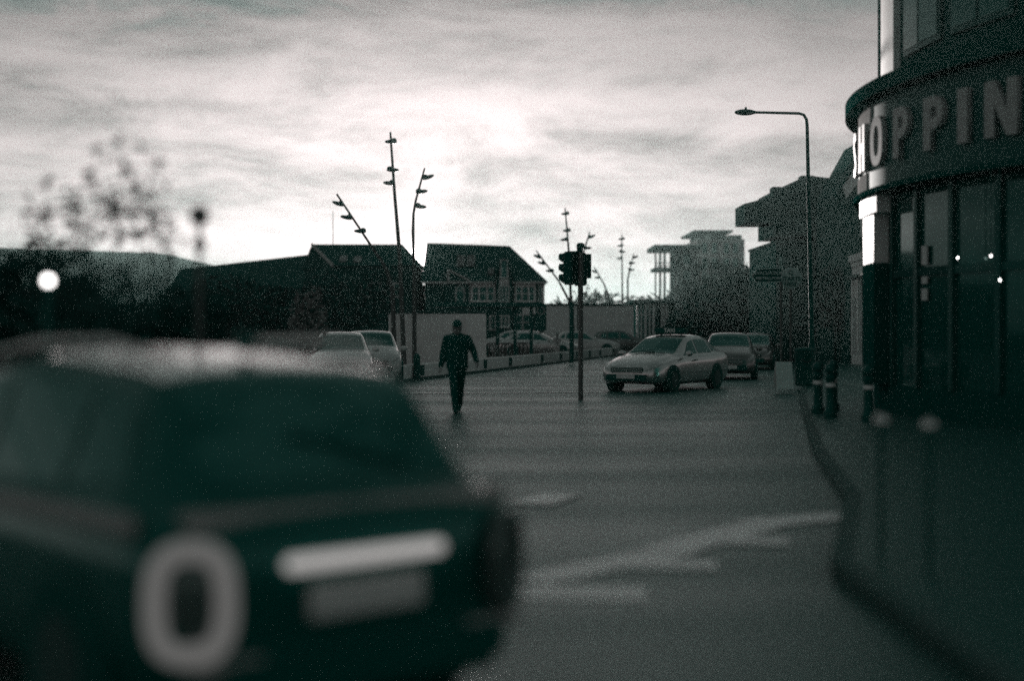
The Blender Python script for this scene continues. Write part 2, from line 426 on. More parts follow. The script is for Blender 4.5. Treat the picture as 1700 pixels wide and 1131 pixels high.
# hillside wood: reads as one dark mass
rnd = random.Random(3); blobs = []
for i in range(240):
    y = rnd.uniform(90, 150) if i > 90 else rnd.uniform(88, 104); x = (rnd.uniform(15, 66) if i > 90 else rnd.uniform(13, 32)) + (y - 100) * 0.22; z = hside(x, y) + (rnd.uniform(0, 3.5) * sst(13, 22, x) if i <= 90 else 0)
    r = rnd.uniform(1.4, 2.8); blobs.append(((x, y, z + r * 0.7), (r, r, r * rnd.uniform(0.8, 1.25))))
w = leaf_cloud(blobs, 60000, 0.30, 5).build('hillside_wood', M_LEAF)
tag(w, 'dark wooded slope rising behind the queue of cars', 'wood', kind='stuff')
rnd = random.Random(4); blobs = []
for i in range(90):
    x = rnd.uniform(-4, 36); y = rnd.uniform(155, 168); r = rnd.uniform(1.8, 3.0)
    blobs.append(((x, y, r * 0.5 + rnd.uniform(0, 3.4) * (0.45 + 0.55 * sst(0, 22, x))), (r, r, r)))
w = leaf_cloud(blobs, 16000, 0.36, 9).build('far_treeline', M_LEAF2)
tag(w, 'far line of trees behind the traffic signal', 'treeline', kind='stuff')
rnd = random.Random(14); blobs = []
for i in range(70):
    x = rnd.uniform(-72, -19); y = rnd.uniform(92, 112); r = rnd.uniform(1.6, 3.2)
    blobs.append(((x, y, r * 0.6 + rnd.uniform(0, 1.0)), (r, r, r * .8)))
w = leaf_cloud(blobs, 15000, 0.32, 19).build('far_hedge', M_LEAF)
tag(w, 'dark mass of hedge and trees below the long roof', 'hedge', kind='stuff')

# ------------------------------------------------------------------ houses
def window(parent, c, w, h, nrm_axis, cols, frame=0.09, rows=2, depth=0.10, mat_frame=None):
    """a window in a wall that faces -Y (nrm_axis 'Y') or -X ('X'): frame bars, glass pane sub-part"""
    c = Vector(c); f = MB()
    def q(a, b, z, d): return (c.x + a, c.y + d, c.z + z) if nrm_axis == 'Y' else (c.x + d, c.y - a, c.z + z)
    def bx(a, z, sa, sz, sd, d):
        p = q(a, 0, z, d); f.box(p, (sa, sd, sz) if nrm_axis == 'Y' else (sd, sa, sz))
    bx(0, h / 2 - frame / 2, w, frame, depth, -depth / 2); bx(0, -h / 2 + frame / 2, w + 0.1, frame, depth + 0.04, -depth / 2 - 0.02)
    for s in (-1, 1): bx(s * (w / 2 - frame / 2), 0, frame, h - 2 * frame, depth, -depth / 2)
    for i in range(1, cols): bx(-w / 2 + w * i / cols, 0, frame * 0.8, h - 2 * frame, depth * 0.9, -depth * 0.45)
    if rows > 1: bx(0, 0.02 * h, w - 2 * frame, frame * 0.5, depth * 0.7, -depth * 0.35)
    o = f.build('window', mat_frame or M_FRAME, parent)
    pw = (w - frame) / cols
    for i in range(cols):
        p = q(-w / 2 + w * (i + 0.5) / cols, 0, 0, -0.012)
        MB().box(p, (pw - frame, 0.02, h - 1.9 * frame) if nrm_axis == 'Y' else (0.02, pw - frame, h - 1.9 * frame)).build('pane', M_GLASS, o)
    return o

YH = 115.0
def H(u, v, dy=0): return P(u, v, YH + dy)
# right-hand house: hipped roof, pointed dormer bay, three groups of upper windows
hz = lambda v: gz(v, YH); hx = lambda u: gx(u, YH)
house = thing('house', (hx(805), YH, 0), 'dark brick house with hipped slate roof, pointed bay and white-framed upper windows', 'house')
Lx, Rx = hx(706), hx(902); D = 9.0; ez = hz(468)
w = MB(); w.box(((Lx + Rx) / 2, YH + D / 2, ez / 2), (Rx - Lx, D, ez)); w.build('wall', M_BRICK, house)
rf = MB()
rl, rr = Vector((hx(704), YH + D * 0.42, hz(405.5) + 0.35)), Vector((hx(846), YH + D * 0.42, hz(409) + 0.25))
e = 0.35
fl, fr, br, bl = Vector((Lx - .3, YH - e, ez)), Vector((Rx + e, YH - e, ez)), Vector((Rx + e, YH + D + e, ez)), Vector((Lx - .3, YH + D + e, ez))
rf.poly([fl, fr, rr, rl]); rf.poly([fr, br, rr]); rf.poly([br, bl, rl, rr]); rf.poly([bl, fl, rl]); rf.poly([fl, bl, br, fr])
roof = rf.build('roof', M_ROOF, house)
MB().bar(fl + Vector((0, -0.06, -0.06)), fr + Vector((0, -0.06, -0.06)), 0.12, 0.14).build('gutter', M_STONE, house)
# slope point helper on the front roof plane
nplane = (fr - fl).cross(rl - fl).normalized()
def on_roof(u, v):
    d = Vector(((u - CX) / FPX, 1, (HY - v) / FPX)); o0 = Vector((0, 0, EYE)); t = (fl - o0).dot(nplane) / d.dot(nplane); return o0 + d * t
upd = (rl - fl); upd = (upd - upd.dot((fr - fl).normalized()) * (fr - fl).normalized()).normalized()
nr = nplane if nplane.y < 0 else -nplane
def skylight(u, v, w_, h_, parent):
    c = on_roof(u, v); r = Vector((1, 0, 0))
    q = [c + r * (sx * w_ / 2) + upd * (sy * h_ / 2) + nr * 0.03 for sx, sy in ((-1,-1),(1,-1),(1,1),(-1,1))]
    return MB().extrude(q, nr * 0.08).build('skylight', MATS['skylight_glass'], parent)
mat('skylight_glass', 0.20, 0.12, 0.0, metal=0.6)
skylight(765, 434, 0.62, 1.5, house); skylight(782, 434, 0.62, 1.5, house); skylight(815, 452, 0.5, 0.8, house)
# pointed central bay
bx0, bx1 = hx(824), hx(850); by = YH - 0.55
bay = MB(); apex = hz(428); bz = hz(465)
bay.extrude([(bx0, by, 0), (bx1, by, 0), (bx1, by, bz), ((bx0 + bx1) / 2, by, apex), (bx0, by, bz)], (0, 4.2, 0))
bay.build('bay', M_BRICK, house)
br_ = MB(); xm = (bx0 + bx1) / 2
for s, xx in ((-1, bx0), (1, bx1)):
    a = Vector((xx + s * 0.25, by - 0.15, bz - 0.2)); b_ = Vector((xm, by - 0.15, apex + 0.16))
    br_.extrude([a, b_, b_ + Vector((0, 0, -0.16)), a + Vector((0, 0, -0.16))], (0, 4.3, 0))
br_.build('bay_roof', M_ROOF, house)
window(house, (xm, by, hz(447)), 0.62, 1.5, 'Y', 1, 0.07, 1)
MB().box((xm, by - 0.06, hz(468.5)), (bx1 - bx0 - 0.5, 0.08, 0.42)).build('panel', M_STONE, house)
window(house, (xm, by, hz(488)), bx1 - bx0 - 0.45, 1.35, 'Y', 3, 0.06)
for u0, u1 in ((782, 822), (855, 889)):
    cx_ = (hx(u0) + hx(u1)) / 2; ww = hx(u1) - hx(u0)
    MB().box((cx_, YH - 0.07, hz(471.5)), (ww, 0.14, 0.38)).build('panel', M_STONE, house)
    window(house, (cx_, YH, hz(488)), ww, 1.35, 'Y', 3, 0.13)
window(house, (hx(897), YH, hz(488)), 0.28, 1.3, 'Y', 1, 0.05)
window(house, (hx(823), YH, hz(536)), 1.0, 1.2, 'Y', 2, 0.08); window(house, (hx(836) , by, hz(534)), 0.95, 1.0, 'Y', 3, 0.08); window(house, (hx(868), YH, hz(536)), 1.5, 1.4, 'Y', 2, 0.08)
for s in (hx(779.5), hx(903)): MB().box((s, YH - 0.06, ez / 2), (0.09, 0.09, ez - 0.2)).build('downpipe', M_STONE, house)
MB().box((hx(880), YH - 0.10, hz(514)), (1.25, 0.10, 0.7)).build('sign_board', M_RENDER, house)
# side wing with a mono-pitch verge and arched window
wing = MB(); wy = YH - 0.2; wx0, wx1 = hx(737), hx(779)
wing.extrude([(wx0, wy, 0), (wx1, wy, 0), (wx1, wy, hz(467)), (hx(746), wy, hz(449)), (wx0, wy, hz(449))], (0, 3.0, 0)); wing.build('wing', M_BRICK, house)
MB().bar((hx(744), wy - 0.06, hz(447.5)), (wx1 + 0.05, wy - 0.06, hz(466)), 0.12, 0.12).build('verge', M_STONE, house)
MB().box((hx(744.5), wy - 0.08, hz(457)), (0.16, 0.12, 0.95)).build('verge', M_STONE, house)
aw = MB(); c = Vector((hx(764), wy - 0.05, hz(486))); ring = []
for i in range(9):
    a = math.pi * i / 8; ring.append((c.x + 0.33 * math.cos(a), c.y, c.z + 0.2 + 0.33 * math.sin(a)))
aw.tube([(c.x + 0.33, c.y, c.z - 0.9)] + ring + [(c.x - 0.33, c.y, c.z - 0.9)], 0.035, 6); aw.bar((c.x - 0.33, c.y, c.z + 0.2), (c.x + 0.33, c.y, c.z + 0.2), 0.05, 0.05)
o = aw.build('window', M_FRAME, house)
MB().extrude([(c.x - 0.31, c.y + 0.02, c.z - 0.9), (c.x + 0.31, c.y + 0.02, c.z - 0.9)] + [(p[0], p[1] + 0.02, p[2]) for p in ring], (0, 0.02, 0)).build('pane', M_GLASS, o)

# left-hand house: long slate roof with a gable to the left
house2 = thing('house', (hx(590), YH + 2, 0), 'dark gabled house with long slate roof behind the tall lamp poles', 'house')
y0 = YH + 2; D2 = 9.0
def h2(u, v, y): return P(u, v, y)
fl2, fr2 = h2(553, 441, y0), h2(699, 446, y0); fr2.z = fl2.z
ez2 = fl2.z; ry = y0 + D2 * 0.5
rl2, rr2 = h2(518, 401.5, ry), h2(668, 409.5, ry); rr2.z = rl2.z = (rl2.z + rr2.z) / 2
bl2, br2 = Vector((fl2.x - 4.0, y0 + D2, ez2)), Vector((fr2.x, y0 + D2, ez2))
MB().prism([(fl2.x - 0.2, y0 + 0.4), (fr2.x - 0.4, y0 + 0.4), (fr2.x - 0.4, y0 + D2 - 0.4), (bl2.x + 0.4, y0 + D2 - 0.4)], 0, ez2).build('wall', M_BRICK, house2)
r2 = MB(); r2.poly([fl2, fr2, rr2, rl2]); r2.poly([fr2, br2, rr2]); r2.poly([br2, bl2, rl2, rr2]); r2.poly([bl2, fl2, rl2]); r2.poly([fl2, bl2, br2, fr2])
r2.build('roof', M_ROOF, house2)
MB().bar(fl2 + Vector((-0.02, -0.1, 0)), rl2 + Vector((-0.02, -0.1, 0)), 0.10, 0.22).build('bargeboard', M_STONE, house2)
nplane = (fr2 - fl2).cross(rl2 - fl2).normalized(); fl = fl2; nr = nplane if nplane.y < 0 else -nplane
upd = (rl2 - fl2); upd = (upd - upd.dot((fr2 - fl2).normalized()) * (fr2 - fl2).normalized()).normalized()
skylight(570, 431, 0.6, 1.3, house2); skylight(594, 432, 0.6, 1.3, house2)
window(house2, (hx(610), y0 + 0.4, hz(480)), 1.6, 1.2, 'Y', 2); window(house2, (hx(650), y0 + 0.4, hz(480)), 1.2, 1.2, 'Y', 2)
MB().tube([P(553, 405, ry), P(552.5, 350, ry)], [0.05, 0.025], 6).build('aerial', M_DKSTEEL, house2)

# long low roof running away to the left
lr = thing('long_building', (gx(420, 132), 132, 0), 'long dark low-pitched roof left of the gabled house', 'building')
a0, a1 = P(300, 447, 140), P(528, 421, 128)
MB().prism([(a0.x, 136), (a1.x, 126), (a1.x + 1, 134), (a0.x + 1, 146)], 0, 5.2).build('wall', M_BRICK, lr)
rfb = MB(); f0, f1 = Vector((a0.x - 0.3, 135.5, 5.2)), Vector((a1.x + 0.3, 125.5, 5.4)); b0, b1 = Vector((a0.x - 0.3, 147, 5.2)), Vector((a1.x + 0.3, 134.5, 5.4))
rfb.poly([f0, f1, a1, a0]); rfb.poly([b1, b0, a0, a1]); rfb.poly([f0, a0, b0]); rfb.poly([f1, b1, a1]); rfb.poly([f0, b0, b1, f1]); rfb.build('roof', M_ROOF, lr)

# ------------------------------------------------------------------ far flats on the right
YF = 150.0
fA = thing('flats', (gx(1125, YF), YF, 0), 'far flat-roofed block with an open steel balcony frame on its corner', 'building')
x0, x1 = gx(1127, YF), gx(1162, YF); zt = gz(414, YF)
MB().box(((x0 + x1) / 2, YF + 4, zt / 2), (x1 - x0, 8, zt)).build('wall', mat('grey_render', 0.3, 0.8, 0.3, 1.0, spec=0.0), fA)
xl = gx(1087, YF)
MB().box(((xl + x1) / 2, YF + 3.4, zt + 0.22), (x1 - xl + 0.2, 8.6, 0.46)).build('roof', M_PANEL, fA)
for u, dy, hh in ((1087.5, 0.0, 0), (1100, 3.0, 0), (1102.5, 0.0, 0), (1113, 0.0, 0), (1118, 0, 0), (1122, 3, 0), (1125, 0, 0)):
    MB().box((gx(u, YF), YF - 0.5 + dy, zt / 2), (0.24 if u > 1090 else 0.16, 0.2, zt)).build('post', M_PANEL, fA)
MB().box(((xl + x0) / 2, YF + 2, gz(447, YF)), (x0 - xl, 5.6, 0.36)).build('balcony_slab', M_PANEL, fA)
for v in (437, 441.5): MB().box(((xl + x0) / 2, YF - 0.55, gz(v, YF)), (x0 - xl, 0.08, 0.11)).build('rail', M_PANEL, fA)
for v in (430, 458, 486): window(fA, (gx(1140, YF), YF, gz(v, YF)), 0.8, 1.2, 'Y', 2, 0.06, 1, 0.06, M_STONE)
YF2 = 160.0
fB = thing('flats', (gx(1192, YF2), YF2, 0), 'far weathered block of flats with thin oversailing flat roof', 'building')
x0, x1 = gx(1157, YF2), gx(1236, YF2); zt = gz(397, YF2)
MB().box(((x0 + x1) / 2, YF2 + 5, zt / 2), (x1 - x0, 10, zt)).build('wall', M_STONE, fB)
MB().box((gx(1180, YF2), YF2 + 4, zt + 0.75), (gx(1211, YF2) - gx(1147, YF2), 12, 0.26)).build('roof', M_PANEL, fB)
MB().box((gx(1184, YF2), YF2 + 4.5, zt + 0.32), (gx(1206, YF2) - gx(1162, YF2), 9, 0.64)).build('clerestory', M_PANEL, fB)
MB().box((gx(1222, YF2), YF2 + 5, zt + 0.25), (gx(1233, YF2) - gx(1211.5, YF2), 9, 0.5)).build('parapet', M_PANEL, fB)
for u in (1170, 1186, 1206, 1221):
    for v in (412, 437, 462): window(fB, (gx(u, YF2), YF2, gz(v, YF2)), 0.65, 1.25, 'Y', 1, 0.07, 1, 0.06, M_PANEL)

# ------------------------------------------------------------------ grey walls, pavilion, barrier
Yh = 62.0
ho = MB(); ho.box(((gx(645, Yh) + gx(806, Yh)) / 2, Yh + 0.15, gz(521, Yh) / 2 + 0.03), (gx(806, Yh) - gx(645, Yh), 0.3, gz(521, Yh) - 0.06))
hw = thing('rendered_wall', (gx(725, Yh), Yh, 0.07), 'plain grey rendered wall behind the walking man', 'wall')
ho.build('wall_body', M_HOARD, hw, bevel=0.02)
MB().box(((gx(645, Yh) + gx(806, Yh)) / 2, Yh + 0.15, gz(519, Yh) + 0.03), (gx(806, Yh) - gx(645, Yh) + 0.1, 0.4, 0.10)).build('coping', M_KERB, hw)
MB().box((gx(806, Yh) - 0.42, Yh - 0.06, gz(521, Yh) / 2), (0.9, 0.12, gz(521, Yh) - 0.1)).build('end_pier', M_HOARD, hw)
Yw = 96.0
hw2 = thing('rendered_wall', (gx(980, Yw), Yw, 0.07), 'long grey rendered wall behind the traffic signal', 'wall')
for u0, u1 in ((904, 958), (964, 1052)):
    MB().box(((gx(u0, Yw) + gx(u1, Yw)) / 2, Yw + 0.2, gz(508, Yw) / 2), (gx(u1, Yw) - gx(u0, Yw), 0.4, gz(508, Yw))).build('wall_panel', M_HOARD, hw2)
MB().box((gx(961, Yw), Yw + 0.5, gz(508, Yw) / 2), (0.5, 0.5, gz(508, Yw) - 0.1)).build('recess', M_BLACKPLASTIC, hw2)
MB().box((gx(978, Yw), Yw + 0.2, gz(506, Yw)), (gx(1052, Yw) - gx(904, Yw) + 0.1, 0.55, 0.14)).build('coping', M_KERB, hw2)

pav = thing('pavilion', (gx(1085, Yw), Yw + 1, 0), 'low glazed pavilion with white columns behind the taxi', 'building')
pzt = gz(504, Yw)
MB().box((gx(1088, Yw), Yw + 4, pzt / 2), (gx(1124, Yw) - gx(1054, Yw), 5, pzt)).build('wall', M_GLASS, pav)
MB().box((gx(1088, Yw), Yw + 3.2, pzt + 0.12), (gx(1126, Yw) - gx(1051, Yw), 8, 0.24)).build('roof', M_PANEL, pav)
for u in (1058, 1064, 1071, 1078, 1084.5, 1098, 1102, 1106.5):
    MB().box((gx(u, Yw), Yw - 0.2, pzt / 2), (0.16 if u in (1058, 1071, 1084.5, 1106.5) else 0.09, 0.16, pzt)).build('column', M_FRAME, pav)
for v in (523, 537): MB().box((gx(1071, Yw), Yw - 0.05, gz(v, Yw)), (gx(1085, Yw) - gx(1058, Yw), 0.06, 0.07)).build('transom', M_STONE, pav)

# low white barrier with dark square blocks
def bl(Y): return Vector((-3.1 + (Y - 46) * 0.2225, Y, 0))
bar = thing('low_barrier', bl(60), 'low white barrier with black square blocks along the far kerb', 'barrier')
A, B = bl(40), bl(92); d = (B - A).normalized(); n = Vector((d.y, -d.x, 0))
MB().bar(A + Vector((0, 0, 0.25)), B + Vector((0, 0, 0.25)), 0.34, 0.50).build('wall_body', M_LOWWALL, bar, bevel=0.03)
for Y in (42, 46, 50.2, 54.5, 58.8, 65.3, 69.9, 74.4, 78.3, 81.9, 86.9, 90.5):
    p = bl(Y) + n * 0.17
    MB().bar(p + Vector((0, 0, 0.13)), p + Vector((0, 0, 0.47)), 0.36, 0.12, up=n).build('block', M_BLACKPLASTIC, bar)
MB().bar(A + n * 0.30 + Vector((0, 0, 0.03)), B + n * 0.30 + Vector((0, 0, 0.03)), 0.2, 0.10).build('kerb', M_KERB, bar)

# shelter over the bicycle hoops
Ys = 68.0
sh = thing('cycle_shelter', (gx(845, Ys), Ys, 0.07), 'dark flat-roofed shelter on four posts beside the grey wall', 'shelter')
for u in (795, 826, 855, 882): MB().box((gx(u, Ys), Ys, gz(508, Ys) / 2 + 0.03), (0.16, 0.16, gz(508, Ys) - 0.06)).build('post', M_DKSTEEL, sh)
MB().box((gx(810, Ys), Ys + 1.0, gz(506, Ys)), (gx(900, Ys) - gx(722, Ys), 3.0, 0.22)).build('roof', M_DKSTEEL, sh)
hoops = [(813, 66), (819, 66.6), (833, 67.2), (839, 67.8), (845, 68.4), (857, 69), (863, 69.6), (869, 70.2), (875, 70.8)]
ho_n = ('first', 'second', 'third', 'fourth', 'fifth', 'sixth', 'seventh', 'eighth', 'ninth')
proto = None
for i, (u, Y) in enumerate(hoops):
    lab = f'{ho_n[i]} steel bicycle hoop from the grey wall, under the shelter'
    if proto is None:
        b = MB(); pts = [(0, -0.34, 0), (0, -0.34, 0.62)] + [(0, -0.34 * math.cos(math.pi * k / 8), 0.62 + 0.28 * math.sin(math.pi * k / 8)) for k in range(1, 8)] + [(0, 0.34, 0.62), (0, 0.34, 0)]
        b.tube(pts, 0.035, 8); proto = b.build('bicycle_hoop', M_GREYSTEEL, smooth=60); tag(proto, lab, 'bike hoop', 'bicycle hoops under the shelter'); o = proto
    else:
        o = proto.copy(); COL.objects.link(o); tag(o, lab)
    o.location = (gx(u, Y), Y, 0.07); o.rotation_euler = (0, 0, R(38))

# small round parking sign on a dark post right of the house
Yp = 80.0
ps = thing('parking_sign', (gx(898, Yp), Yp, 0.07), 'dark board with pale ring beside the house corner', 'sign')
MB().box((gx(898, Yp), Yp, 0.9), (0.12, 0.12, 1.7)).build('post', M_DKSTEEL, ps)
MB().box((gx(898, Yp), Yp - 0.02, gz(527, Yp)), (0.62, 0.14, 1.5)).build('board', M_BLACKPLASTIC, ps, bevel=0.02)
rg = MB(); c = P(898, 516, Yp - 0.10)
rg.tube([(c.x + 0.2 * math.cos(a * math.pi / 8), c.y, c.z + 0.2 * math.sin(a * math.pi / 8)) for a in range(17)], 0.025, 6); rg.build('ring', M_STONE, ps)

# ------------------------------------------------------------------ leaning lamp poles
def lamp_pole(pts, heads, Y, label, r0=0.11, group='clusters of tall lamp poles'):
    base = Vector((gx(pts[0][0], Y), Y, 0.07))
    t = thing('lamp_pole', base, label, 'lamp pole', group)
    w = [P(u, v, Y) for u, v in pts]; w[0].z = 0.07
    n = len(w); MB().tube(w, [r0 * (1 - 0.62 * i / (n - 1)) for i in range(n)], 10).build('pole', M_POLE, t, smooth=60)
    for (u, v, side, tilt) in heads:
        c = P(u, v, Y); m = MB()
        # nearest point of the pole
        best = min(((w[i] + (w[i + 1] - w[i]) * k / 10 - c).length, i, k) for i in range(n - 1) for k in range(11))
        q = w[best[1]] + (w[best[1] + 1] - w[best[1]]) * best[2] / 10
        rot = Matrix.Rotation(R(tilt), 3, 'Y')
        m.ell(c, (0.27, 0.19, 0.085), 12, 6, rot)
        m.ell(c + rot @ Vector((side * 0.12, 0, 0.06)), (0.13, 0.12, 0.10), 10, 6, rot)
        o = m.build('lamp_head', M_DKSTEEL, t, smooth=60)
        MB().tube([q, c], 0.028, 6).build('bracket', M_DKSTEEL, o)
    return t
def bend(pts):
    """smooth the polyline a little"""
    out = [pts[0]]
    for i in range(1, len(pts) - 1):
        a, b, c = pts[i - 1], pts[i], pts[i + 1]
        out += [(b[0] + (a[0] - b[0]) * 0.25, b[1] + (a[1] - b[1]) * 0.25), (b[0] + ((a[0] + c[0]) / 2 - b[0]) * 0.12, b[1] + ((a[1] + c[1]) / 2 - b[1]) * 0.12), (b[0] + (c[0] - b[0]) * 0.25, b[1] + (c[1] - b[1]) * 0.25)]
    return out + [pts[-1]]
lamp_pole(bend([(655, 606), (652, 480), (641, 445), (616, 408), (559, 322)]), [(561, 338, 1, 20), (575, 361, 1, 12), (598, 384, 1, 4)], 60.5, 'tall dark lamp pole bending left above the grey wall, lamps on its left')
lamp_pole([(671, 606), (664, 430), (655, 320), (648, 219)], [(649, 235, 1, 0), (652, 282, -1, 0), (646, 304, 1, 6)], 60.0, 'tallest lamp pole, nearly straight, standing between two bent ones')
lamp_pole(bend([(688, 606), (688, 480), (685, 352), (705, 279)]), [(711, 294, -1, -20), (700, 318, -1, -8), (698, 343, -1, 4)], 60.8, 'tall lamp pole kinked to the right, in front of the sunlit gap between the houses', 0.10)
Y2 = 88.0
lamp_pole([(958, 588), (945, 500), (928, 467), (890, 416)], [(892, 426, 1, 25), (899, 437, 1, 18), (913, 450, 1, 4)], Y2, 'farther lamp pole leaning left beside the hipped roof', 0.10)
lamp_pole([(950, 588), (946, 440), (942, 390), (938, 345)], [(938.5, 355, 1, 0), (941, 383, 1, 0), (937, 398, 1, 0)], Y2, 'farther straight lamp pole rising out of the traffic signal', 0.10)
lamp_pole([(962, 588), (962, 450), (968, 422), (979, 385)], [(982, 393, -1, -25), (975, 412, -1, -8)], Y2, 'farther lamp pole leaning right behind the traffic signal', 0.10)
Y3 = 112.0
lamp_pole([(1012, 578), (1010, 490), (1003, 472), (986, 443)], [(987, 451, 1, 18), (992, 461, 1, 6)], Y3, 'farthest lamp pole leaning left above the long grey wall', 0.10)
lamp_pole([(1034, 578), (1033, 470), (1032, 389)], [(1032, 397, 1, 0), (1030, 408, 1, 0), (1033, 418, -1, 0), (1029, 429, 1, 0)], Y3, 'farthest straight lamp pole with four lamps', 0.09)
lamp_pole([(1043, 578), (1042, 465), (1045, 450), (1052, 421)], [(1055, 427, -1, -25), (1049, 437, -1, -8), (1048, 448, -1, 0)], Y3, 'farthest lamp pole leaning right beside the balcony frame', 0.09)

# ------------------------------------------------------------------ traffic signal
Yt = 32.5
ts = thing('traffic_signal', (gx(964, Yt), Yt, 0), 'traffic signal with two dark heads on a grey post beside the taxi', 'traffic signal')
MB().tube([(gx(964, Yt), Yt, 0), (gx(964, Yt), Yt, gz(412, Yt))], 0.057, 14).build('post', M_GREYSTEEL, ts, smooth=60)
MB().lathe((gx(964, Yt), Yt, gz(412, Yt)), [(0.07, 0), (0.10, 0.03), (0.09, 0.09), (0.05, 0.12)], 14).build('cap', M_BLACKPLASTIC, ts, smooth=50)
def signal_head(u, v0, v1, w, rz, dy):
    z0, z1 = gz(v1, Yt), gz(v0, Yt); c = Vector((gx(u, Yt), Yt + dy, (z0 + z1) / 2)); h = z1 - z0
    b = MB().box(c, (w, 0.22, h), rz=rz); o = b.build('signal_head', M_BLACKPLASTIC, ts, bevel=0.03)
    f = Vector((-math.sin(rz), math.cos(rz), 0))
    for k in (-1, 0, 1):
        cc = c + Vector((0, 0, k * h * 0.31)) + f * 0.12
        m = MB(); seg = 14; r = 0.11; n0 = len(m.v)
        side = Vector((f.y, -f.x, 0))
        pts = [side * (r * math.cos(a)) + Vector((0, 0, r * math.sin(a))) for a in [math.pi * (-0.15 + 1.3 * i / seg) for i in range(seg + 1)]]
        for p in pts: m.v.append(cc + p); m.v.append(cc + p * 0.95 + f * 0.10)
        for i in range(seg): m.f.append((2 * i, 2 * i + 1, 2 * i + 3, 2 * i + 2))
        hd = m.build('hood', M_BLACKPLASTIC, o, smooth=60)
        MB().ell(cc, (0.1, 0.1, 0.1), 12, 6).build('lens', M_TAILLENS, o, smooth=80)
    return o
signal_head(944.5, 418, 473, 0.25, R(72), 0.0)
signal_head(964, 419, 474, 0.30, R(-8), 0.22)
MB().box((gx(964, Yt), Yt + 0.30, gz(441, Yt)), (0.52, 0.02, gz(421, Yt) - gz(462, Yt))).build('backing_board', M_BLACKPLASTIC, ts)
MB().bar(P(945, 419, Yt), P(964, 418, Yt), 0.04, 0.05).build('bracket', M_BLACKPLASTIC, ts)
MB().bar(P(945, 470, Yt), P(964, 470, Yt), 0.04, 0.05).build('bracket', M_BLACKPLASTIC, ts)
MB().box((gx(962, Yt), Yt - 0.02, gz(413, Yt)), (0.12, 0.16, 0.16)).build('detector', M_BLACKPLASTIC, ts, bevel=0.02)
# second plain post by the far kerb
Yq = 66.0
sp = MB().tube([(gx(949, Yq), Yq, 0.07), (gx(949, Yq), Yq, 2.9)], 0.11, 12); o = sp.build('signal_post', M_DKSTEEL, smooth=60)
tag(o, 'plain dark post standing behind the low barrier, beside the traffic signal', 'post')

# ------------------------------------------------------------------ cars
SEDAN = [(2.36,.40,.33,.52,.32,.56),(2.30,.62,.27,.58,.52,.64),(2.16,.79,.23,.64,.64,.72),(1.9,.865,.20,.73,.70,.81),(1.4,.89,.18,.83,.72,.92),(.98,.90,.18,.88,.71,.99),
         (.55,.90,.18,.91,.655,1.19),(.12,.90,.18,.92,.60,1.39),(-.25,.90,.18,.93,.57,1.46),(-.75,.90,.18,.94,.56,1.465),(-1.15,.90,.18,.95,.57,1.40),(-1.55,.89,.18,.97,.61,1.22),
         (-1.88,.88,.19,.985,.66,1.06),(-2.15,.85,.22,.97,.64,1.03),(-2.30,.76,.27,.91,.58,.97),(-2.36,.60,.32,.82,.46,.86)]
HATCH = [(2.02,.40,.33,.52,.32,.58),(1.97,.62,.27,.60,.52,.68),(1.85,.78,.23,.68,.64,.78),(1.6,.86,.20,.77,.70,.88),(1.2,.88,.18,.86,.71,.98),(.85,.89,.18,.90,.70,1.06),
         (.45,.89,.18,.91,.66,1.26),(.05,.89,.18,.92,.61,1.44),(-.35,.89,.18,.92,.58,1.50),(-.9,.89,.18,.93,.57,1.468),(-1.35,.89,.18,.93,.565,1.437),(-1.50,.885,.18,.93,.575,1.385),
         (-1.66,.88,.18,.93,.60,1.22),(-1.82,.865,.20,.93,.64,1.02),(-1.90,.84,.22,.91,.66,.955),(-1.97,.78,.26,.86,.64,.90),(-2.0,.68,.31,.80,.56,.84)]
VAN = [(2.45,.45,.38,.62,.40,.70),(2.38,.72,.32,.75,.62,.85),(2.22,.88,.26,.88,.74,1.02),(1.95,.95,.24,1.0,.80,1.18),(1.65,.96,.22,1.05,.82,1.34),(1.25,.97,.22,1.08,.80,1.66),(.9,.97,.22,1.1,.79,1.90),(.6,.97,.22,1.1,.79,1.96),
       (-1.0,.97,.22,1.1,.79,1.98),(-2.2,.97,.22,1.1,.79,1.96),(-2.40,.96,.25,1.1,.78,1.92),(-2.46,.90,.3,1.05,.72,1.8)]
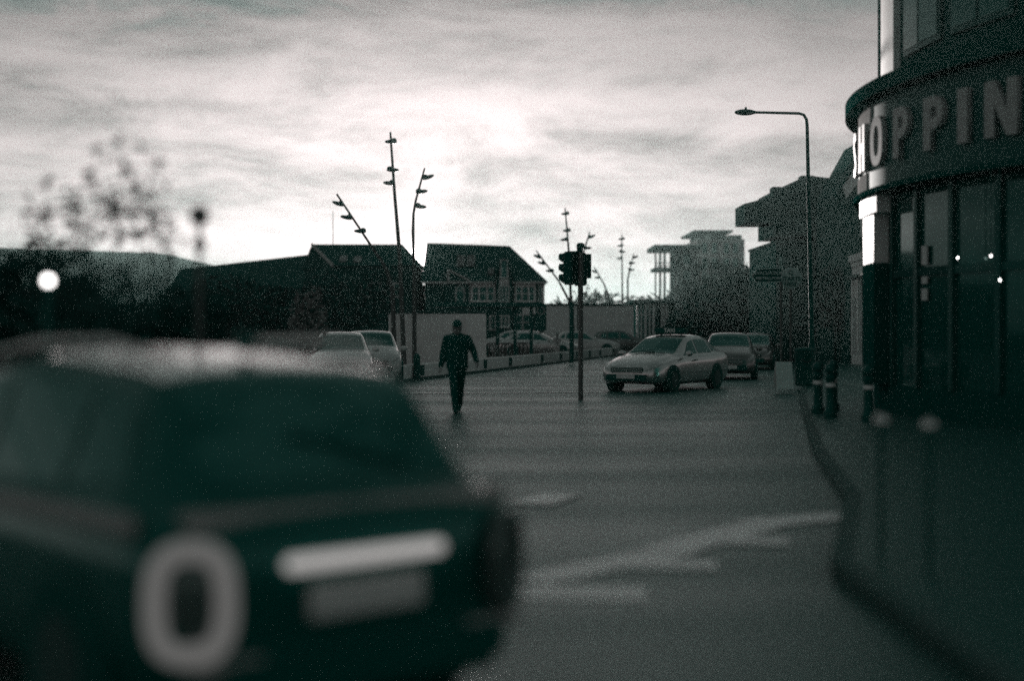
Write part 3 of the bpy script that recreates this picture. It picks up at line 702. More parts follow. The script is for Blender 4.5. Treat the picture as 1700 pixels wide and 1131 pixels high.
class Shell:
    def __init__(s, st): s.st = sorted(st); s.x0, s.x1 = s.st[0][0], s.st[-1][0]
    def prm(s, x):
        st = s.st; x = min(s.x1, max(s.x0, x)); i = 0
        while i < len(st) - 2 and st[i + 1][0] < x: i += 1
        a, b = st[i], st[i + 1]; h = b[0] - a[0]; t = (x - a[0]) / h; out = []
        p = st[max(i - 1, 0)]; q = st[min(i + 2, len(st) - 1)]
        for k in range(1, 6):
            d = (b[k] - a[k]) / h
            dl = (a[k] - p[k]) / (a[0] - p[0]) if i > 0 else d
            dr = (q[k] - b[k]) / (q[0] - b[0]) if i < len(st) - 2 else d
            ma = 0 if dl * d <= 0 else 2 * dl * d / (dl + d); mb = 0 if dr * d <= 0 else 2 * dr * d / (dr + d)
            out.append((2*t**3-3*t**2+1)*a[k] + (t**3-2*t**2+t)*h*ma + (-2*t**3+3*t**2)*b[k] + (t**3-t**2)*h*mb)
        return out
    def rows(s, x):
        w, zb, be, wt_, zt = s.prm(x); hgt = be - zb
        return [(0, zb), (w - .14, zb), (w - .03, zb + .10 * hgt + .03), (w, zb + .45 * hgt), (w - .012, zb + .72 * hgt), (w - .035, be - .03), (w - .075, be),
                (wt_ + .045, max(be + .004, zt - .085)), (wt_ - .01, zt - .02), (wt_ * .62, zt + .006), (0, zt + .018)]
    def pt(s, x, t):
        r = s.rows(x); i = min(len(r) - 2, int(t)); f = t - i
        return Vector((x, r[i][0] + (r[i + 1][0] - r[i][0]) * f, r[i][1] + (r[i + 1][1] - r[i][1]) * f))
    def nrm(s, x, t):
        e = 0.02; a = s.pt(min(x + e, s.x1), t) - s.pt(max(x - e, s.x0), t); b = s.pt(x, min(t + .1, 9.99)) - s.pt(x, max(t - .1, 0))
        n = a.cross(b)
        if n.length < 1e-9: return Vector((0, 0, 1))
        n.normalize(); q = s.pt(x, t) - Vector((x * .8, 0, .6))
        return n if n.dot(q) > 0 else -n
    def body(s, n=64):
        b = MB(); xs = [s.x0 + (s.x1 - s.x0) * 0.5 * (1 - math.cos(math.pi * i / n)) for i in range(n + 1)]; K = 11
        for x in xs:
            r = s.rows(x); ring = [Vector((x, y, z)) for y, z in r] + [Vector((x, -y, z)) for y, z in reversed(r[1:-1])]; b.v += ring; K = len(ring)
        for i in range(n):
            for k in range(K):
                a = i * K + k; c = i * K + (k + 1) % K; b.f.append((a, a + K, c + K, c))
        b.f.append(tuple(range(K))); b.f.append(tuple(n * K + k for k in reversed(range(K)))); return b
    def patch(s, corners, off=0.006, nu=8, nv=4, mirror=0):
        """corners (x,t) a,b,c,d ; mirror -1: the other side; mirror 2: across the centre line"""
        b = MB(); (a, bb, c, d) = corners
        for sgn in ((1,) if mirror == 0 else (-1,) if mirror == -1 else (1, -1)):
            n0 = len(b.v)
            for j in range(nv + 1):
                for i in range(nu + 1):
                    u, v = i / nu, j / nv
                    x = (a[0]*(1-u)+bb[0]*u)*(1-v) + (d[0]*(1-u)+c[0]*u)*v; t = (a[1]*(1-u)+bb[1]*u)*(1-v) + (d[1]*(1-u)+c[1]*u)*v
                    p = s.pt(x, t) + s.nrm(x, t) * off; b.v.append(Vector((p.x, p.y * sgn, p.z)))
            for j in range(nv):
                for i in range(nu):
                    q = n0 + j * (nu + 1) + i; f = (q, q + 1, q + nu + 2, q + nu + 1); b.f.append(f if sgn > 0 else f[::-1])
        return b
def make_car(kind, paint, label, loc, heading, taxi=False, rear_detail=False, name='car', group=None, cat='car', lens=None):
    """heading: direction of the car's nose in the ground plane"""
    st = {'sedan': SEDAN, 'hatch': HATCH, 'van': VAN}[kind]; sh = Shell(st)
    rz = math.atan2(heading[1], heading[0])
    t = thing(name, loc, label, cat, group, rz, local=True)
    B_ = lambda mb, n, m, par=None, **k: mb.build(n, m, par or t, local=True, **k)
    B_(sh.body(), 'body', paint, smooth=48, weld=True)
    if kind == 'sedan': ws, rw, sides = (1.0, .18), (-1.88, -1.16), [((.72, 6.12), (-.18, 6.12), (-.18, 6.92), (.16, 6.92)), ((-.26, 6.12), (-1.12, 6.12), (-1.02, 6.92), (-.26, 6.92)), ((-1.2, 6.2), (-1.5, 6.3), (-1.28, 6.9), (-1.12, 6.9))]; wb = (1.42, -1.28); nose, tail = 2.37, -2.37
    elif kind == 'hatch': ws, rw, sides = (.84, .10), (-1.83, -1.42), [((.60, 6.12), (-.22, 6.12), (-.22, 6.94), (.10, 6.94)), ((-.30, 6.12), (-1.02, 6.12), (-1.02, 6.94), (-.30, 6.94)), ((-1.10, 6.15), (-1.55, 6.25), (-1.38, 6.9), (-1.10, 6.92))]; wb = (1.25, -1.28); nose, tail = 2.03, -2.01
    else: ws, rw, sides = (1.66, .98), (-2.43, -2.2), [((1.40, 6.1), (.35, 6.1), (.35, 6.85), (1.02, 6.85))]; wb = (1.5, -1.5); nose, tail = 2.46, -2.47
    B_(sh.patch(((ws[0], 8.15), (ws[1], 8.15), (ws[1], 10), (ws[0], 10)), 0.007, 8, 6, 2), 'windscreen', M_CARGLASS, smooth=60)
    if kind == 'van': B_(MB().box((-2.465, 0, 1.45), (.02, 1.2, .5)), 'rear_window', M_CARGLASS)
    else: B_(sh.patch(((rw[0], 8.1), (rw[1], 8.1), (rw[1], 10), (rw[0], 10)), 0.007, 8, 6, 2), 'rear_window', M_CARGLASS, smooth=60)
    for c in sides:
        for mm in (0, -1): B_(sh.patch(c, 0.006, 8, 4, mm), 'side_window', M_CARGLASS, smooth=60)
    wmax = max(q[1] for q in st)
    for x in wb:
        for sg in (1, -1):
            ar = MB(); ar.lathe((x, sg * (wmax - .095), .33), [(.37, -.10), (.37, .10)], 28, 'Y'); B_(ar, 'wheel_arch', M_BLACKPLASTIC, smooth=40)
            wo_ = MB().lathe((x, sg * (wmax - .08), .315), [(.24, -.10), (.30, -.10), (.315, -.07), (.315, .07), (.30, .10), (.21, .103)], 28, 'Y').build('wheel', M_TYRE, t, local=True, smooth=40)
            rim = MB().lathe((x, sg * (wmax + .022), .315), [(.205, -.006), (.205, .006), (.18, .004)], 24, 'Y')
            ro = rim.build('rim', M_RIM, wo_, local=True, smooth=30)
    for sg in (1, -1):
        # lamps
        hx_ = nose - .22
        hb = sh.patch(((nose - .05, 5.3), (nose - .50, 5.9), (nose - .55, 6.9), (nose - .10, 7.2)), 0.008, 8, 4, 0 if sg > 0 else -1)
        B_(hb, 'headlight', M_LENS, smooth=60)
        mb = MB().ell((ws[0] - .30, sg * (wmax + .085), .98 if kind != 'van' else 1.15), (.07, .11, .075), 12, 8); B_(mb, 'mirror', paint, smooth=70)
        MBh = MB(); MBh.bar((.02, sg * (wmax + .012), .80), (.20, sg * (wmax + .012), .80), .03, .03); B_(MBh, 'door_handle', M_BLACKPLASTIC)
        if not rear_detail:
            tb = sh.patch(((tail + .06, 4.6), (tail + .40, 5.0), (tail + .36, 6.1), (tail + .06, 6.6)), 0.008, 6, 4, 0 if sg > 0 else -1); B_(tb, 'tail_light', M_TAILLENS, smooth=60)
    zf = .40
    B_(MB().box((nose - .03, 0, .57), (.08, .92, .14)), 'grille', M_BLACKPLASTIC, bevel=.02)
    for k in (-1, 0, 1): B_(MB().box((nose + .015, 0, .57 + k * .042), (.02, .90, .014)), 'grille_bar', M_CHROME)
    B_(MB().box((nose + .002, 0, zf - .02), (.06, 1.16, .16)), 'bumper_intake', M_BLACKPLASTIC, bevel=.02)
    B_(MB().box((nose + .04, 0, zf + .01), (.02, .52, .11)), 'number_plate', M_PLATE)
    if not rear_detail: B_(MB().box((tail - .005, 0, .62), (.02, .52, .11)), 'number_plate', M_PLATE)
    return t, sh, B_

# silver taxi, nose towards the camera and to the left
tax, tsh, TB = make_car('sedan', M_SILVER, 'silver saloon taxi with roof sign, nose towards the crossing', (gx(1107, 38.4), 38.4, 0), (-math.sin(R(32)), -math.cos(R(32))))
sg = MB().box((-.28, 0, 1.585), (.22, .95, .15)).build('roof_sign', M_BLACKPLASTIC, tax, local=True, bevel=.03)
for sx in (1,):
    me = text_mesh('TAXI', .15, .002, .004)
    mtx = Matrix.Translation((-.28 + .113, 0, 1.585)) @ Matrix(((0, 0, 1, 0), (1, 0, 0, 0), (0, 1, 0, 0), (0, 0, 0, 1)))
    me.transform(mtx); me.materials.clear(); me.materials.append(M_SIGNTXT)
    o = bpy.data.objects.new('lettering', me); COL.objects.link(o); o.parent = sg
for y in (-.3, .3): MB().box((-.28, y, 1.50), (.08, .05, .05)).build('sign_foot', M_BLACKPLASTIC, tax, local=True)
TB(MB().bar((1.03, -.55, 1.015), (.90, .08, 1.075), .03, .02), 'wiper', M_BLACKPLASTIC)
# queue behind the taxi
qd = Vector((-0.26, -0.96))
make_car('hatch', M_GREYCAR, 'dark grey hatchback right behind the silver taxi', (gx(1211, 47.5), 47.5, 0), (-.16, -.98), group='cars queueing up the street')
make_car('sedan', M_GREYCAR, 'second car queueing behind the taxi, half hidden by the grey hatchback', (gx(1254, 59), 59, 0), (-.26, -.96), group='cars queueing up the street')
make_car('hatch', M_SILVER, 'pale hatchback at the far end of the queue', (gx(1270, 77), 77, 0), (-.26, -.96), group='cars queueing up the street')
make_car('van', M_SILVER, 'pale van far up the street above the taxi roof', (gx(1213, 92), 92, 0), (-.9, -.43), name='van', cat='van')
# far parked cars beyond the shelter
make_car('hatch', M_WHITECAR, 'white parked car seen through the shelter posts', (gx(842, 84), 84, 0.07), (-1, .12), group='cars parked beyond the barrier')
make_car('sedan', M_SILVER, 'silver parked car just left of the pale standing figure', (gx(893, 80), 80, 0.07), (1, -.1), group='cars parked beyond the barrier')
make_car('sedan', M_WHITECAR, 'white parked car in front of the long grey wall', (gx(966, 88), 88, 0.07), (1, .1), group='cars parked beyond the barrier')
make_car('hatch', M_GREYCAR, 'dark parked car left of the taxi bonnet behind the barrier', (gx(1032, 92), 92, 0.07), (1, .1), group='cars parked beyond the barrier')
# parked on the left, beyond the near car
make_car('sedan', M_SILVER, 'silver car parked left of the grey wall, beside a white one', (gx(566, 41), 41, 0.07), (.12, -1), group='cars parked left of the wall')
make_car('hatch', M_WHITECAR, 'white car parked against the left end of the grey wall', (gx(616, 43), 43, 0.07), (.12, -1), group='cars parked left of the wall')
make_car('hatch', M_GREYCAR, 'blurred grey car on the far left behind the black hatchback', (-6.9, 10.6, 0), (-.98, .2))

# big black hatchback in the near foreground, seen from its rear left corner
fwd = Vector((-.66, .751)); lft = Vector((-fwd.y, fwd.x))
rear_mid = Vector((-.57, 5.48))
cpos = rear_mid + fwd * 2.0
near, nsh, NB = make_car('hatch', M_BLACKPAINT, 'large out-of-focus black hatchback with added bright sheen on its roof in the near foreground', (cpos.x, cpos.y, 0), fwd, rear_detail=True)
for s in (1, -1):
    # wrap-round lamp: a pale oval ring at the corner with a dark middle
    nn = Vector((-.87, s * .5, 0)).normalized(); tt = Vector((0, 0, 1)).cross(nn); c0 = Vector((-1.985, s * .735, .635)); path = []
    for i in range(29):
        q = 2 * math.pi * i / 28; cq, sq = math.cos(q), math.sin(q)
        path.append(c0 + tt * (.125 * math.copysign(abs(cq) ** .7, cq)) + Vector((0, 0, .185 * math.copysign(abs(sq) ** .7, sq))))
    l = MB().tube(path, .040, 10, cap=False).build('tail_light', (mat('tail_lens_glow', .3, .15, 0, emit=.10) if s > 0 else M_TAILLENS), near, local=True, smooth=60)  # left ring's brightness is added as glow; the right stays dull
    rot = Matrix((nn, tt, Vector((0, 0, 1)))).transposed()
    MB().ell(c0 - nn * .01, (.03, .10, .16), 16, 10, rot).build('lamp_centre', M_TAILLENS, l, local=True, smooth=60)
    NB(MB().box((-2.04, s * .62, .40), (.05, .30, .05)), 'rear_reflector', M_LENS, bevel=.012)
NB(MB().box((-2.00, 0, .34), (.14, 1.42, .26)), 'rear_bumper', M_BLACKPAINT, bevel=.06)
NB(MB().box((-2.025, 0, .735), (.05, .74, .055)), 'glowing_strip', mat('glowing_strip_face', .5, .2, 0, emit=.34), bevel=.015)  # chrome strip over the plate, its brightness put in as glow
NB(MB().box((-2.025, 0, .585), (.03, .53, .13)), 'number_plate', M_PLATE, bevel=.008)
NB(MB().box((-1.915, 0, .905), (.10, 1.46, .075)), 'tailgate_sheen', mat('grey_sheen', .45, .4, .1, 4), bevel=.012)  # grey band colours in the sky reflection along the tailgate shoulder
NB(MB().ell((-1.12, 0, 1.545), (.10, .02, .05), 10, 6), 'aerial', M_BLACKPLASTIC, smooth=60)
NB(nsh.patch(((.02, 8.0), (-1.43, 8.0), (-1.43, 10), (.02, 10)), 0.005, 16, 6, 2), 'roof_sheen_panel', mat('roof_sky_sheen', .92, .2, 0, metal=.95), smooth=60)  # mirror-bright panel added to give the black roof its sky sheen
M_SHEEN = mat('grey_sheen', .45, .4, .1, 4)
for s in (1, -1):
    NB(MB().bar((.75, s * .872, .895), (-1.80, s * .868, .90), .05, .075), 'belt_sheen', M_SHEEN, bevel=.012)  # grey bands stand for sky reflected on the body shoulder
    NB(MB().tube([(.15, s * .59, 1.49), (-.3, s * .57, 1.545), (-1.0, s * .565, 1.55), (-1.36, s * .56, 1.50)], .014, 8), 'roof_rail', M_CHROME, smooth=60)
NB(MB().bar((-1.83, -.35, 1.06), (-1.72, .15, 1.19), .02, .02), 'rear_wiper', M_BLACKPLASTIC)

# ------------------------------------------------------------------ people
def capsule_mesh(segs, voxel, name, m, parent, smooth_it=6):
    b = MB()
    for a, c, r0, r1 in segs:
        a, c = Vector(a), Vector(c)
        if (a - c).length > 1e-4: b.tube([a, c], [r0, r1], 14)
        b.ell(a, (r0, r0, r0), 14, 10); b.ell(c, (r1, r1, r1), 14, 10)
    o = b.build(name, m, parent, local=True)
    md = o.modifiers.new('r', 'REMESH'); md.mode = 'VOXEL'; md.voxel_size = voxel; md.use_smooth_shade = True
    s_ = o.modifiers.new('s', 'SMOOTH'); s_.iterations = smooth_it; s_.factor = 0.5
    dg = bpy.context.evaluated_depsgraph_get(); dg.update()
    me = bpy.data.meshes.new_from_object(o.evaluated_get(dg)); o.modifiers.clear(); o.data = me
    if not me.materials: me.materials.append(m)
    return o
def hand(w, d, side, sc=1.0):
    """fingers of a relaxed hand hanging along d from the wrist w; side: towards the thumb"""
    w, d = Vector(w), Vector(d).normalized(); th = Vector(side).normalized(); nn = d.cross(th).normalized(); segs = []
    palm = w + d * .085 * sc
    for k in (-1, -.33, .33, 1): segs.append((w + th * (.012 * k) * sc, palm + th * (.028 * k) * sc, .016 * sc, .013 * sc))
    for k, L in ((-1, .062), (-.33, .075), (.33, .08), (1, .07)):
        p0 = palm + th * (.029 * k) * sc; p1 = p0 + (d * .9 + nn * .25).normalized() * L * .5 * sc; p2 = p1 + (d * .6 + nn * .7).normalized() * L * .55 * sc
        segs += [(p0, p1, .0095 * sc, .0088 * sc), (p1, p2, .0088 * sc, .0075 * sc)]
    q0 = w + th * .022 * sc + d * .03 * sc; q1 = q0 + (th * .7 + d * .7).normalized() * .04 * sc; q2 = q1 + (d + nn * .4 + th * .2).normalized() * .032 * sc
    return segs + [(q0, q1, .012 * sc, .010 * sc), (q1, q2, .010 * sc, .0085 * sc)]
# local frame: x to the picture's right, -y towards the camera
pp = thing('person', (gx(759, 27.6), 27.6, 0), 'man in black jacket, cap and dark trousers walking towards us across the road', 'person', local=True)
aL = [(-.20, .02, 1.43), (-.275, .05, 1.16), (-.315, .02, .90)]      # picture-left arm
aR = [(.20, .02, 1.43), (.315, .06, 1.20), (.375, -.10, 1.00)]
legA = [(-.085, .0, .93), (-.055, -.16, .50), (-.02, -.30, .09)]     # leading leg
legB = [(.085, .0, .93), (.055, .10, .50), (.03, .38, .14)]
body = [((0, .01, .95), (0, .01, 1.35), .12, .13), ((0, .01, 1.40), (0, -.01, 1.52), .065, .055), ((0, -.02, 1.60), (0, -.03, 1.665), .078, .092), ((0, -.055, 1.555), (0, -.075, 1.56), .06, .042), ((0, -.118, 1.62), (0, -.13, 1.60), .014, .016)]
for s in (-1, 1):
    body += [((s * .086, -.02, 1.625), (s * .09, -.015, 1.60), .016, .012), ((s * .032, -.105, 1.628), (s * .036, -.104, 1.628), .014, .014)]
body += [((-.028, -.112, 1.565), (.028, -.112, 1.565), .009, .009)]
for arm, thumb in ((aL, (.5, -1, 0)), (aR, (-.5, -1, 0))):
    body += [(arm[0], arm[1], .045, .038), (arm[1], arm[2], .038, .028)]
    d = Vector(arm[2]) - Vector(arm[1]); body += hand(arm[2], d, thumb, 1.05)
for leg in (legA, legB): body += [(leg[0], leg[1], .07, .05), (leg[1], leg[2], .05, .035)]
capsule_mesh(body, .0085, 'body', M_SKIN, pp, 3)
jk = [((-.10, .01, 1.00), (-.12, .01, 1.36), .115, .105), ((.10, .01, 1.00), (.12, .01, 1.36), .115, .105), ((0, .0, .93), (0, .0, 1.38), .135, .14), ((-.19, .02, 1.42), (.19, .02, 1.42), .085, .085), ((-.07, .01, 1.46), (.07, .01, 1.46), .085, .085), ((0, .01, 1.42), (0, .0, 1.50), .10, .085)]
jk += [((-.12, .0, .90), (.12, .0, .90), .10, .10)]
for arm in (aL, aR): jk += [(arm[0], arm[1], .082, .068), (arm[1], arm[2], .068, .054)]
capsule_mesh(jk, .02, 'jacket', M_CLOTH, pp, 3)
tr = [((-.07, .0, .90), (.07, .0, .90), .12, .12)]
for leg in (legA, legB): tr += [(leg[0], leg[1], .112, .082), (leg[1], leg[2], .082, .066)]
capsule_mesh(tr, .02, 'trousers', M_TROUS, pp, 3)
capsule_mesh([((-.02, -.29, .05), (-.015, -.45, .045), .05, .045), ((-.02, -.30, .08), (-.02, -.30, .06), .05, .05)], .012, 'shoe', M_SHOE, pp, 2)
capsule_mesh([((.03, .40, .12), (.03, .27, .035), .05, .035), ((.03, .38, .13), (.03, .37, .12), .05, .05)], .012, 'shoe', M_SHOE, pp, 2)
cap = [((0, -.01, 1.70), (0, -.02, 1.705), .100, .100), ((-.04, -.12, 1.672), (.04, -.12, 1.672), .016, .016), ((-.03, -.155, 1.662), (.03, -.155, 1.662), .012, .012), ((-.06, -.06, 1.68), (.06, -.06, 1.68), .03, .03)]
capsule_mesh(cap, .010, 'cap', M_CLOTH, pp, 2)
# small pale figure beyond the barrier
sc = .78
kid = thing('person', (gx(925, 74), 74, 0.07), 'small figure in pale clothes standing behind the low barrier', 'person', local=True)
def SC(L): return [(Vector(a) * sc, Vector(b) * sc, r0 * sc, r1 * sc) for a, b, r0, r1 in L]
kb_ = [((0, 0, .95), (0, 0, 1.35), .12, .12), ((0, 0, 1.4), (0, 0, 1.52), .06, .055), ((0, 0, 1.60), (0, -.01, 1.67), .08, .09), ((0, -.10, 1.62), (0, -.11, 1.60), .014, .016)]
arms = [[(-.17, 0, 1.40), (-.30, .02, 1.16), (-.40, -.04, 1.05)], [(.17, 0, 1.40), (.30, .02, 1.18), (.42, -.04, 1.10)]]
for arm in arms: kb_ += [(arm[0], arm[1], .045, .038), (arm[1], arm[2], .038, .028)] + hand(arm[2], Vector(arm[2]) - Vector(arm[1]), (0, -1, .3), 1.0)
for s in (-1, 1): kb_ += [((s * .08, 0, .9), (s * .09, -.01, .5), .07, .05), ((s * .09, -.01, .5), (s * .09, .01, .08), .05, .035)]
capsule_mesh(SC(kb_), .012, 'body', M_SKIN, kid, 2)
kj = [((-.07, 0, .86), (-.09, 0, 1.36), .13, .10), ((.07, 0, .86), (.09, 0, 1.36), .13, .10), ((-.15, 0, 1.40), (.15, 0, 1.40), .07, .07)]
for arm in arms: kj += [(arm[0], arm[1], .07, .06), (arm[1], arm[2], .06, .045)]
capsule_mesh(SC(kj), .018, 'coat', M_PALECLOTH, kid, 3)
capsule_mesh(SC([((s * .08, 0, .9), (s * .09, -.01, .5), .10, .075) for s in (-1, 1)] + [((s * .09, -.01, .5), (s * .09, .01, .07), .075, .06) for s in (-1, 1)]), .018, 'trousers', M_PALECLOTH, kid, 3)
for s in (-1, 1): capsule_mesh(SC([((s * .09, .01, .05), (s * .10, -.14, .045), .05, .045)]), .014, 'shoe', M_SHOE, kid, 2)
capsule_mesh(SC([((0, .02, 1.70), (0, .03, 1.64), .095, .09)]), .014, 'hair', M_CLOTH, kid, 2)

# ------------------------------------------------------------------ corner shop with curved front
RS = 10.0; CS = Vector((16.54, 25.63))
def arc(th, r=RS, z=0.0):
    """point of the curved front; th in degrees, outward normal (-cos, sin)"""
    a = R(th); return Vector((CS.x - r * math.cos(a), CS.y + r * math.sin(a), z))
def curved(th0, th1, r0, r1, z0, z1, n=None):
    """curved slab between radii r0 < r1"""
    n = n or max(2, int(abs(th1 - th0) / 2.0)); b = MB()
    for i in range(n + 1):
        t = th0 + (th1 - th0) * i / n
        b.v += [arc(t, r0, z0), arc(t, r1, z0), arc(t, r1, z1), arc(t, r0, z1)]
    for i in range(n):
        for k in range(4):
            a = i * 4 + k; c = i * 4 + (k + 1) % 4; b.f.append((a, c, c + 4, a + 4))
    b.f.append((3, 2, 1, 0)); b.f.append(tuple(n * 4 + k for k in range(4))); return b
T0, T1 = 62, -62
shop = thing('corner_shop', (CS.x - RS + 1, CS.y, 0.11), 'dark curved corner shop with SHOPPING lettered on its deep fascia', 'shop')
SB = lambda mb, n, m, par=None, **k: mb.build(n, m, par or shop, **k)
fas = SB(curved(T0, T1, RS - .5, RS, 4.15, 5.72, 60), 'fascia', M_FASCIA, smooth=40)
SB(curved(T0, T1, RS - .6, RS + .26, 5.722, 5.98, 60), 'cornice', M_SHOPWALL, smooth=40)
SB(curved(T0, T1, RS - .6, RS + .10, 4.05, 4.148, 60), 'fascia_ledge', M_SHOPWALL, smooth=40)
SB(curved(10.5, 1.6, RS + .002, RS + .02, 5.25, 5.70), 'pale_panel', M_HOARD, smooth=40)
SB(curved(14, 3.4, RS + .002, RS + .02, 4.17, 4.50), 'pale_panel', M_RENDER, smooth=40)
# upper storey
SB(curved(T0, T1, RS - .9, RS - .55, 5.98, 11.5, 60), 'upper_wall', M_SHOPWALL, smooth=40)
SB(curved(T0, T1, RS - 1.0, RS - .1, 11.5, 11.8, 60), 'eaves', M_SHOPWALL, smooth=40)
SB(curved(13.0, 2.2, RS - .55, RS - .42, 5.98, 11.4), 'corner_pilaster', M_PANELWHITE, smooth=40)
SB(MB().tube([arc(15.6, RS - .42, 5.98), arc(15.6, RS - .42, 11.4)], .06, 10), 'downpipe', M_BLACKPLASTIC, smooth=60)
for a0, a1 in ((-.4, -10.5), (-12.5, -22.5), (-24.5, -34.5), (-36.5, -46.5)):
    wi = SB(curved(a0, a1, RS - .55, RS - .49, 6.5, 10.6), 'window', M_DKSTEEL, smooth=40)
    mid = (a0 + a1) / 2
    for p0, p1 in ((a0 - .5, mid + .25), (mid - .25, a1 + .5)):
        for z0, z1 in ((6.6, 8.5), (8.62, 10.5)): SB(curved(p0, p1, RS - .488, RS - .47, z0, z1, 1), 'pane', M_GLASS, wi)
# ground floor: stall riser, mullions, glass, corner column
SB(curved(T0, T1, RS - .8, RS - .30, 0.11, .62, 60), 'stall_riser', M_SHOPWALL, smooth=40)
SB(curved(T0, T1, RS - 4.5, RS - .3, 3.9, 4.05, 40), 'shop_ceiling', M_SHOPWALL, smooth=40)
SB(curved(T0, T1, RS - 4.6, RS - 4.5, 0.11, 4.05, 40), 'shop_back_wall', M_SHOPWALL, smooth=40)
SB(curved(T0, T1, RS - 4.5, RS - .82, 0.11, .16, 40), 'shop_floor', M_SHOPWALL)
SB(curved(8.5, -1.0, RS - .30, RS + .02, 3.72, 4.045), 'column_cap', M_PANELWHITE, smooth=40)
SB(curved(7.6, 1.2, RS - .30, RS - .03, 2.82, 3.72), 'corner_column', M_PANELWHITE, smooth=40)
SB(curved(8.0, .8, RS - .34, RS - .02, .62, 2.82), 'corner_column', M_SHOPWALL, smooth=40)
mg = mat('shop_glass', 0.008, 0.05, 0.0, spec=0.35)
th = -1.0; k = 0
while th > -58:
    SB(curved(th + .35, th - .35, RS - .42, RS - .24, .62, 4.05, 1), 'mullion', M_DKSTEEL)
    for z0, z1 in ((.62, 2.52), (2.66, 4.04)):
        SB(curved(th - .36, th - 7.0 + .36, RS - .34, RS - .32, z0, z1, 1), 'shop_window', mg)
    SB(curved(th - .36, th - 7.0 + .36, RS - .40, RS - .27, 2.52, 2.66, 1), 'transom', M_PANEL if k < 2 else M_DKSTEEL)
    th -= 7.0; k += 1
for th_, z0, z1 in ((-9.7, 2.70, 3.02), (-9.7, 2.38, 2.50), (-9.7, 2.10, 2.30)):
    SB(curved(th_ + .55, th_ - .55, RS - .30, RS - .27, z0, z1, 1), 'notice', M_RENDER)
th = 8.4
while th < 56:
    SB(curved(th + .35, th - .35, RS - .42, RS - .24, .62, 4.05, 1), 'mullion', M_DKSTEEL)
    SB(curved(th + .36, th + 6.64, RS - .34, RS - .32, .62, 4.04, 1), 'shop_window', mg)
    th += 7.0
# pendant lamps lit inside / hung under the fascia ledge
for u, v, Y in ((1590, 428, 22.6), (1645, 425, 21.6), (1660, 465, 21.4)):
    q = P(u, v, Y); lp = thing('pendant_lamp', q, {1590: 'small lit pendant bulb hanging nearest the corner of the shop', 1645: 'small lit pendant bulb, upper of the two farthest from the shop corner', 1660: 'small lit pendant bulb hanging lowest in the shop window'}[u], 'lamp', 'pendant bulbs under the shop fascia')
    MB().tube([q + Vector((0, 0, .04)), (q.x, q.y, 4.05)], .008, 6).build('flex', M_BLACKPLASTIC, lp)
    MB().ell(q, (.014, .014, .022), 10, 8).build('bulb', M_BULBS, lp, smooth=60)
# letters of the fascia: heavy plain capitals, 0.86 m tall
LH, SWd = .86, .21
def rect(x0, y0, x1, y1): return [(x0, y0), (x1, y0), (x1, y1), (x0, y1)]
def ring_o(w, h, s, n=28):
    def el(a, b, rev=False):
        p = [(a * math.copysign(abs(math.cos(t)) ** .8, math.cos(t)), b * math.copysign(abs(math.sin(t)) ** .8, math.sin(t))) for t in [2 * math.pi * i / n for i in range(n)]]
        return p[::-1] if rev else p
    return [el(w / 2, h / 2), el(w / 2 - s, h / 2 - s * .85, True)]
def letter_S():
    w = .60; pts = []
    def a(cx, cy, r0, r1, d0, d1, n=10): return [(cx + r0 * math.cos(R(d0 + (d1 - d0) * i / n)), cy + r1 * math.sin(R(d0 + (d1 - d0) * i / n))) for i in range(n + 1)]
    out = a(0, .20, .30, .23, 15, 270, 16) + a(0, -.20, .10, .035, 90, -180, 12)[0:0]
    ro, ri = .30, .10
    o1 = a(0, .205, .30, .225, 20, 250, 16); i1 = a(0, .205, .105, .06, 20, 250, 12)
    o2 = a(0, -.205, .30, .225, 70, -160, 16); i2 = a(0, -.205, .105, .06, 70, -160, 12)
    return [o1 + i2 + o2[::-1] + i1[::-1]]
LET = {
 'H': (.58, [[(-.29,-.43),(-.08,-.43),(-.08,-.10),(.08,-.10),(.08,-.43),(.29,-.43),(.29,.43),(.08,.43),(.08,.10),(-.08,.10),(-.08,.43),(-.29,.43)]]),
 'O': (.66, ring_o(.70, .88, .20)),
 'I': (.22, [rect(-.12, -.43, .12, .43)]),
 'N': (.66, [[(-.34,-.43),(-.13,-.43),(-.13,.06),(.12,-.43),(.34,-.43),(.34,.43),(.13,.43),(.13,-.06),(-.12,.43),(-.34,.43)]]),
}
def letter_P():
    n = 12; o = [(-.28, -.43), (-.07, -.43), (-.07, -.10), (.03, -.10)] + [(.03 + .27 * math.sin(R(180 * i / n)), .165 - .265 * math.cos(R(180 * i / n))) for i in range(1, n)] + [(.03, .43), (-.28, .43)]
    h = [(-.07, .07), (-.07, .26), (.02, .26)] + [(.02 + .085 * math.cos(R(90 - 180 * i / 8)), .165 + .095 * math.sin(R(90 - 180 * i / 8))) for i in range(1, 8)] + [(.02, .07)]
    return [o, h]
LET['P'] = (.58, letter_P()); LET['S'] = (.60, letter_S())
def letter_G():
    n = 20; o = [(.36 * math.cos(R(38 + 300 * i / n)), .44 * math.sin(R(38 + 300 * i / n))) for i in range(n + 1)]
    i_ = [(.15 * math.cos(R(48 + 270 * i / n)), .25 * math.sin(R(48 + 270 * i / n))) for i in range(n + 1)]
    return [o + [(.34, .06), (.02, .06), (.02, -.10), (.15, -.10)] + i_[::-1]]
LET['G'] = (.66, letter_G())
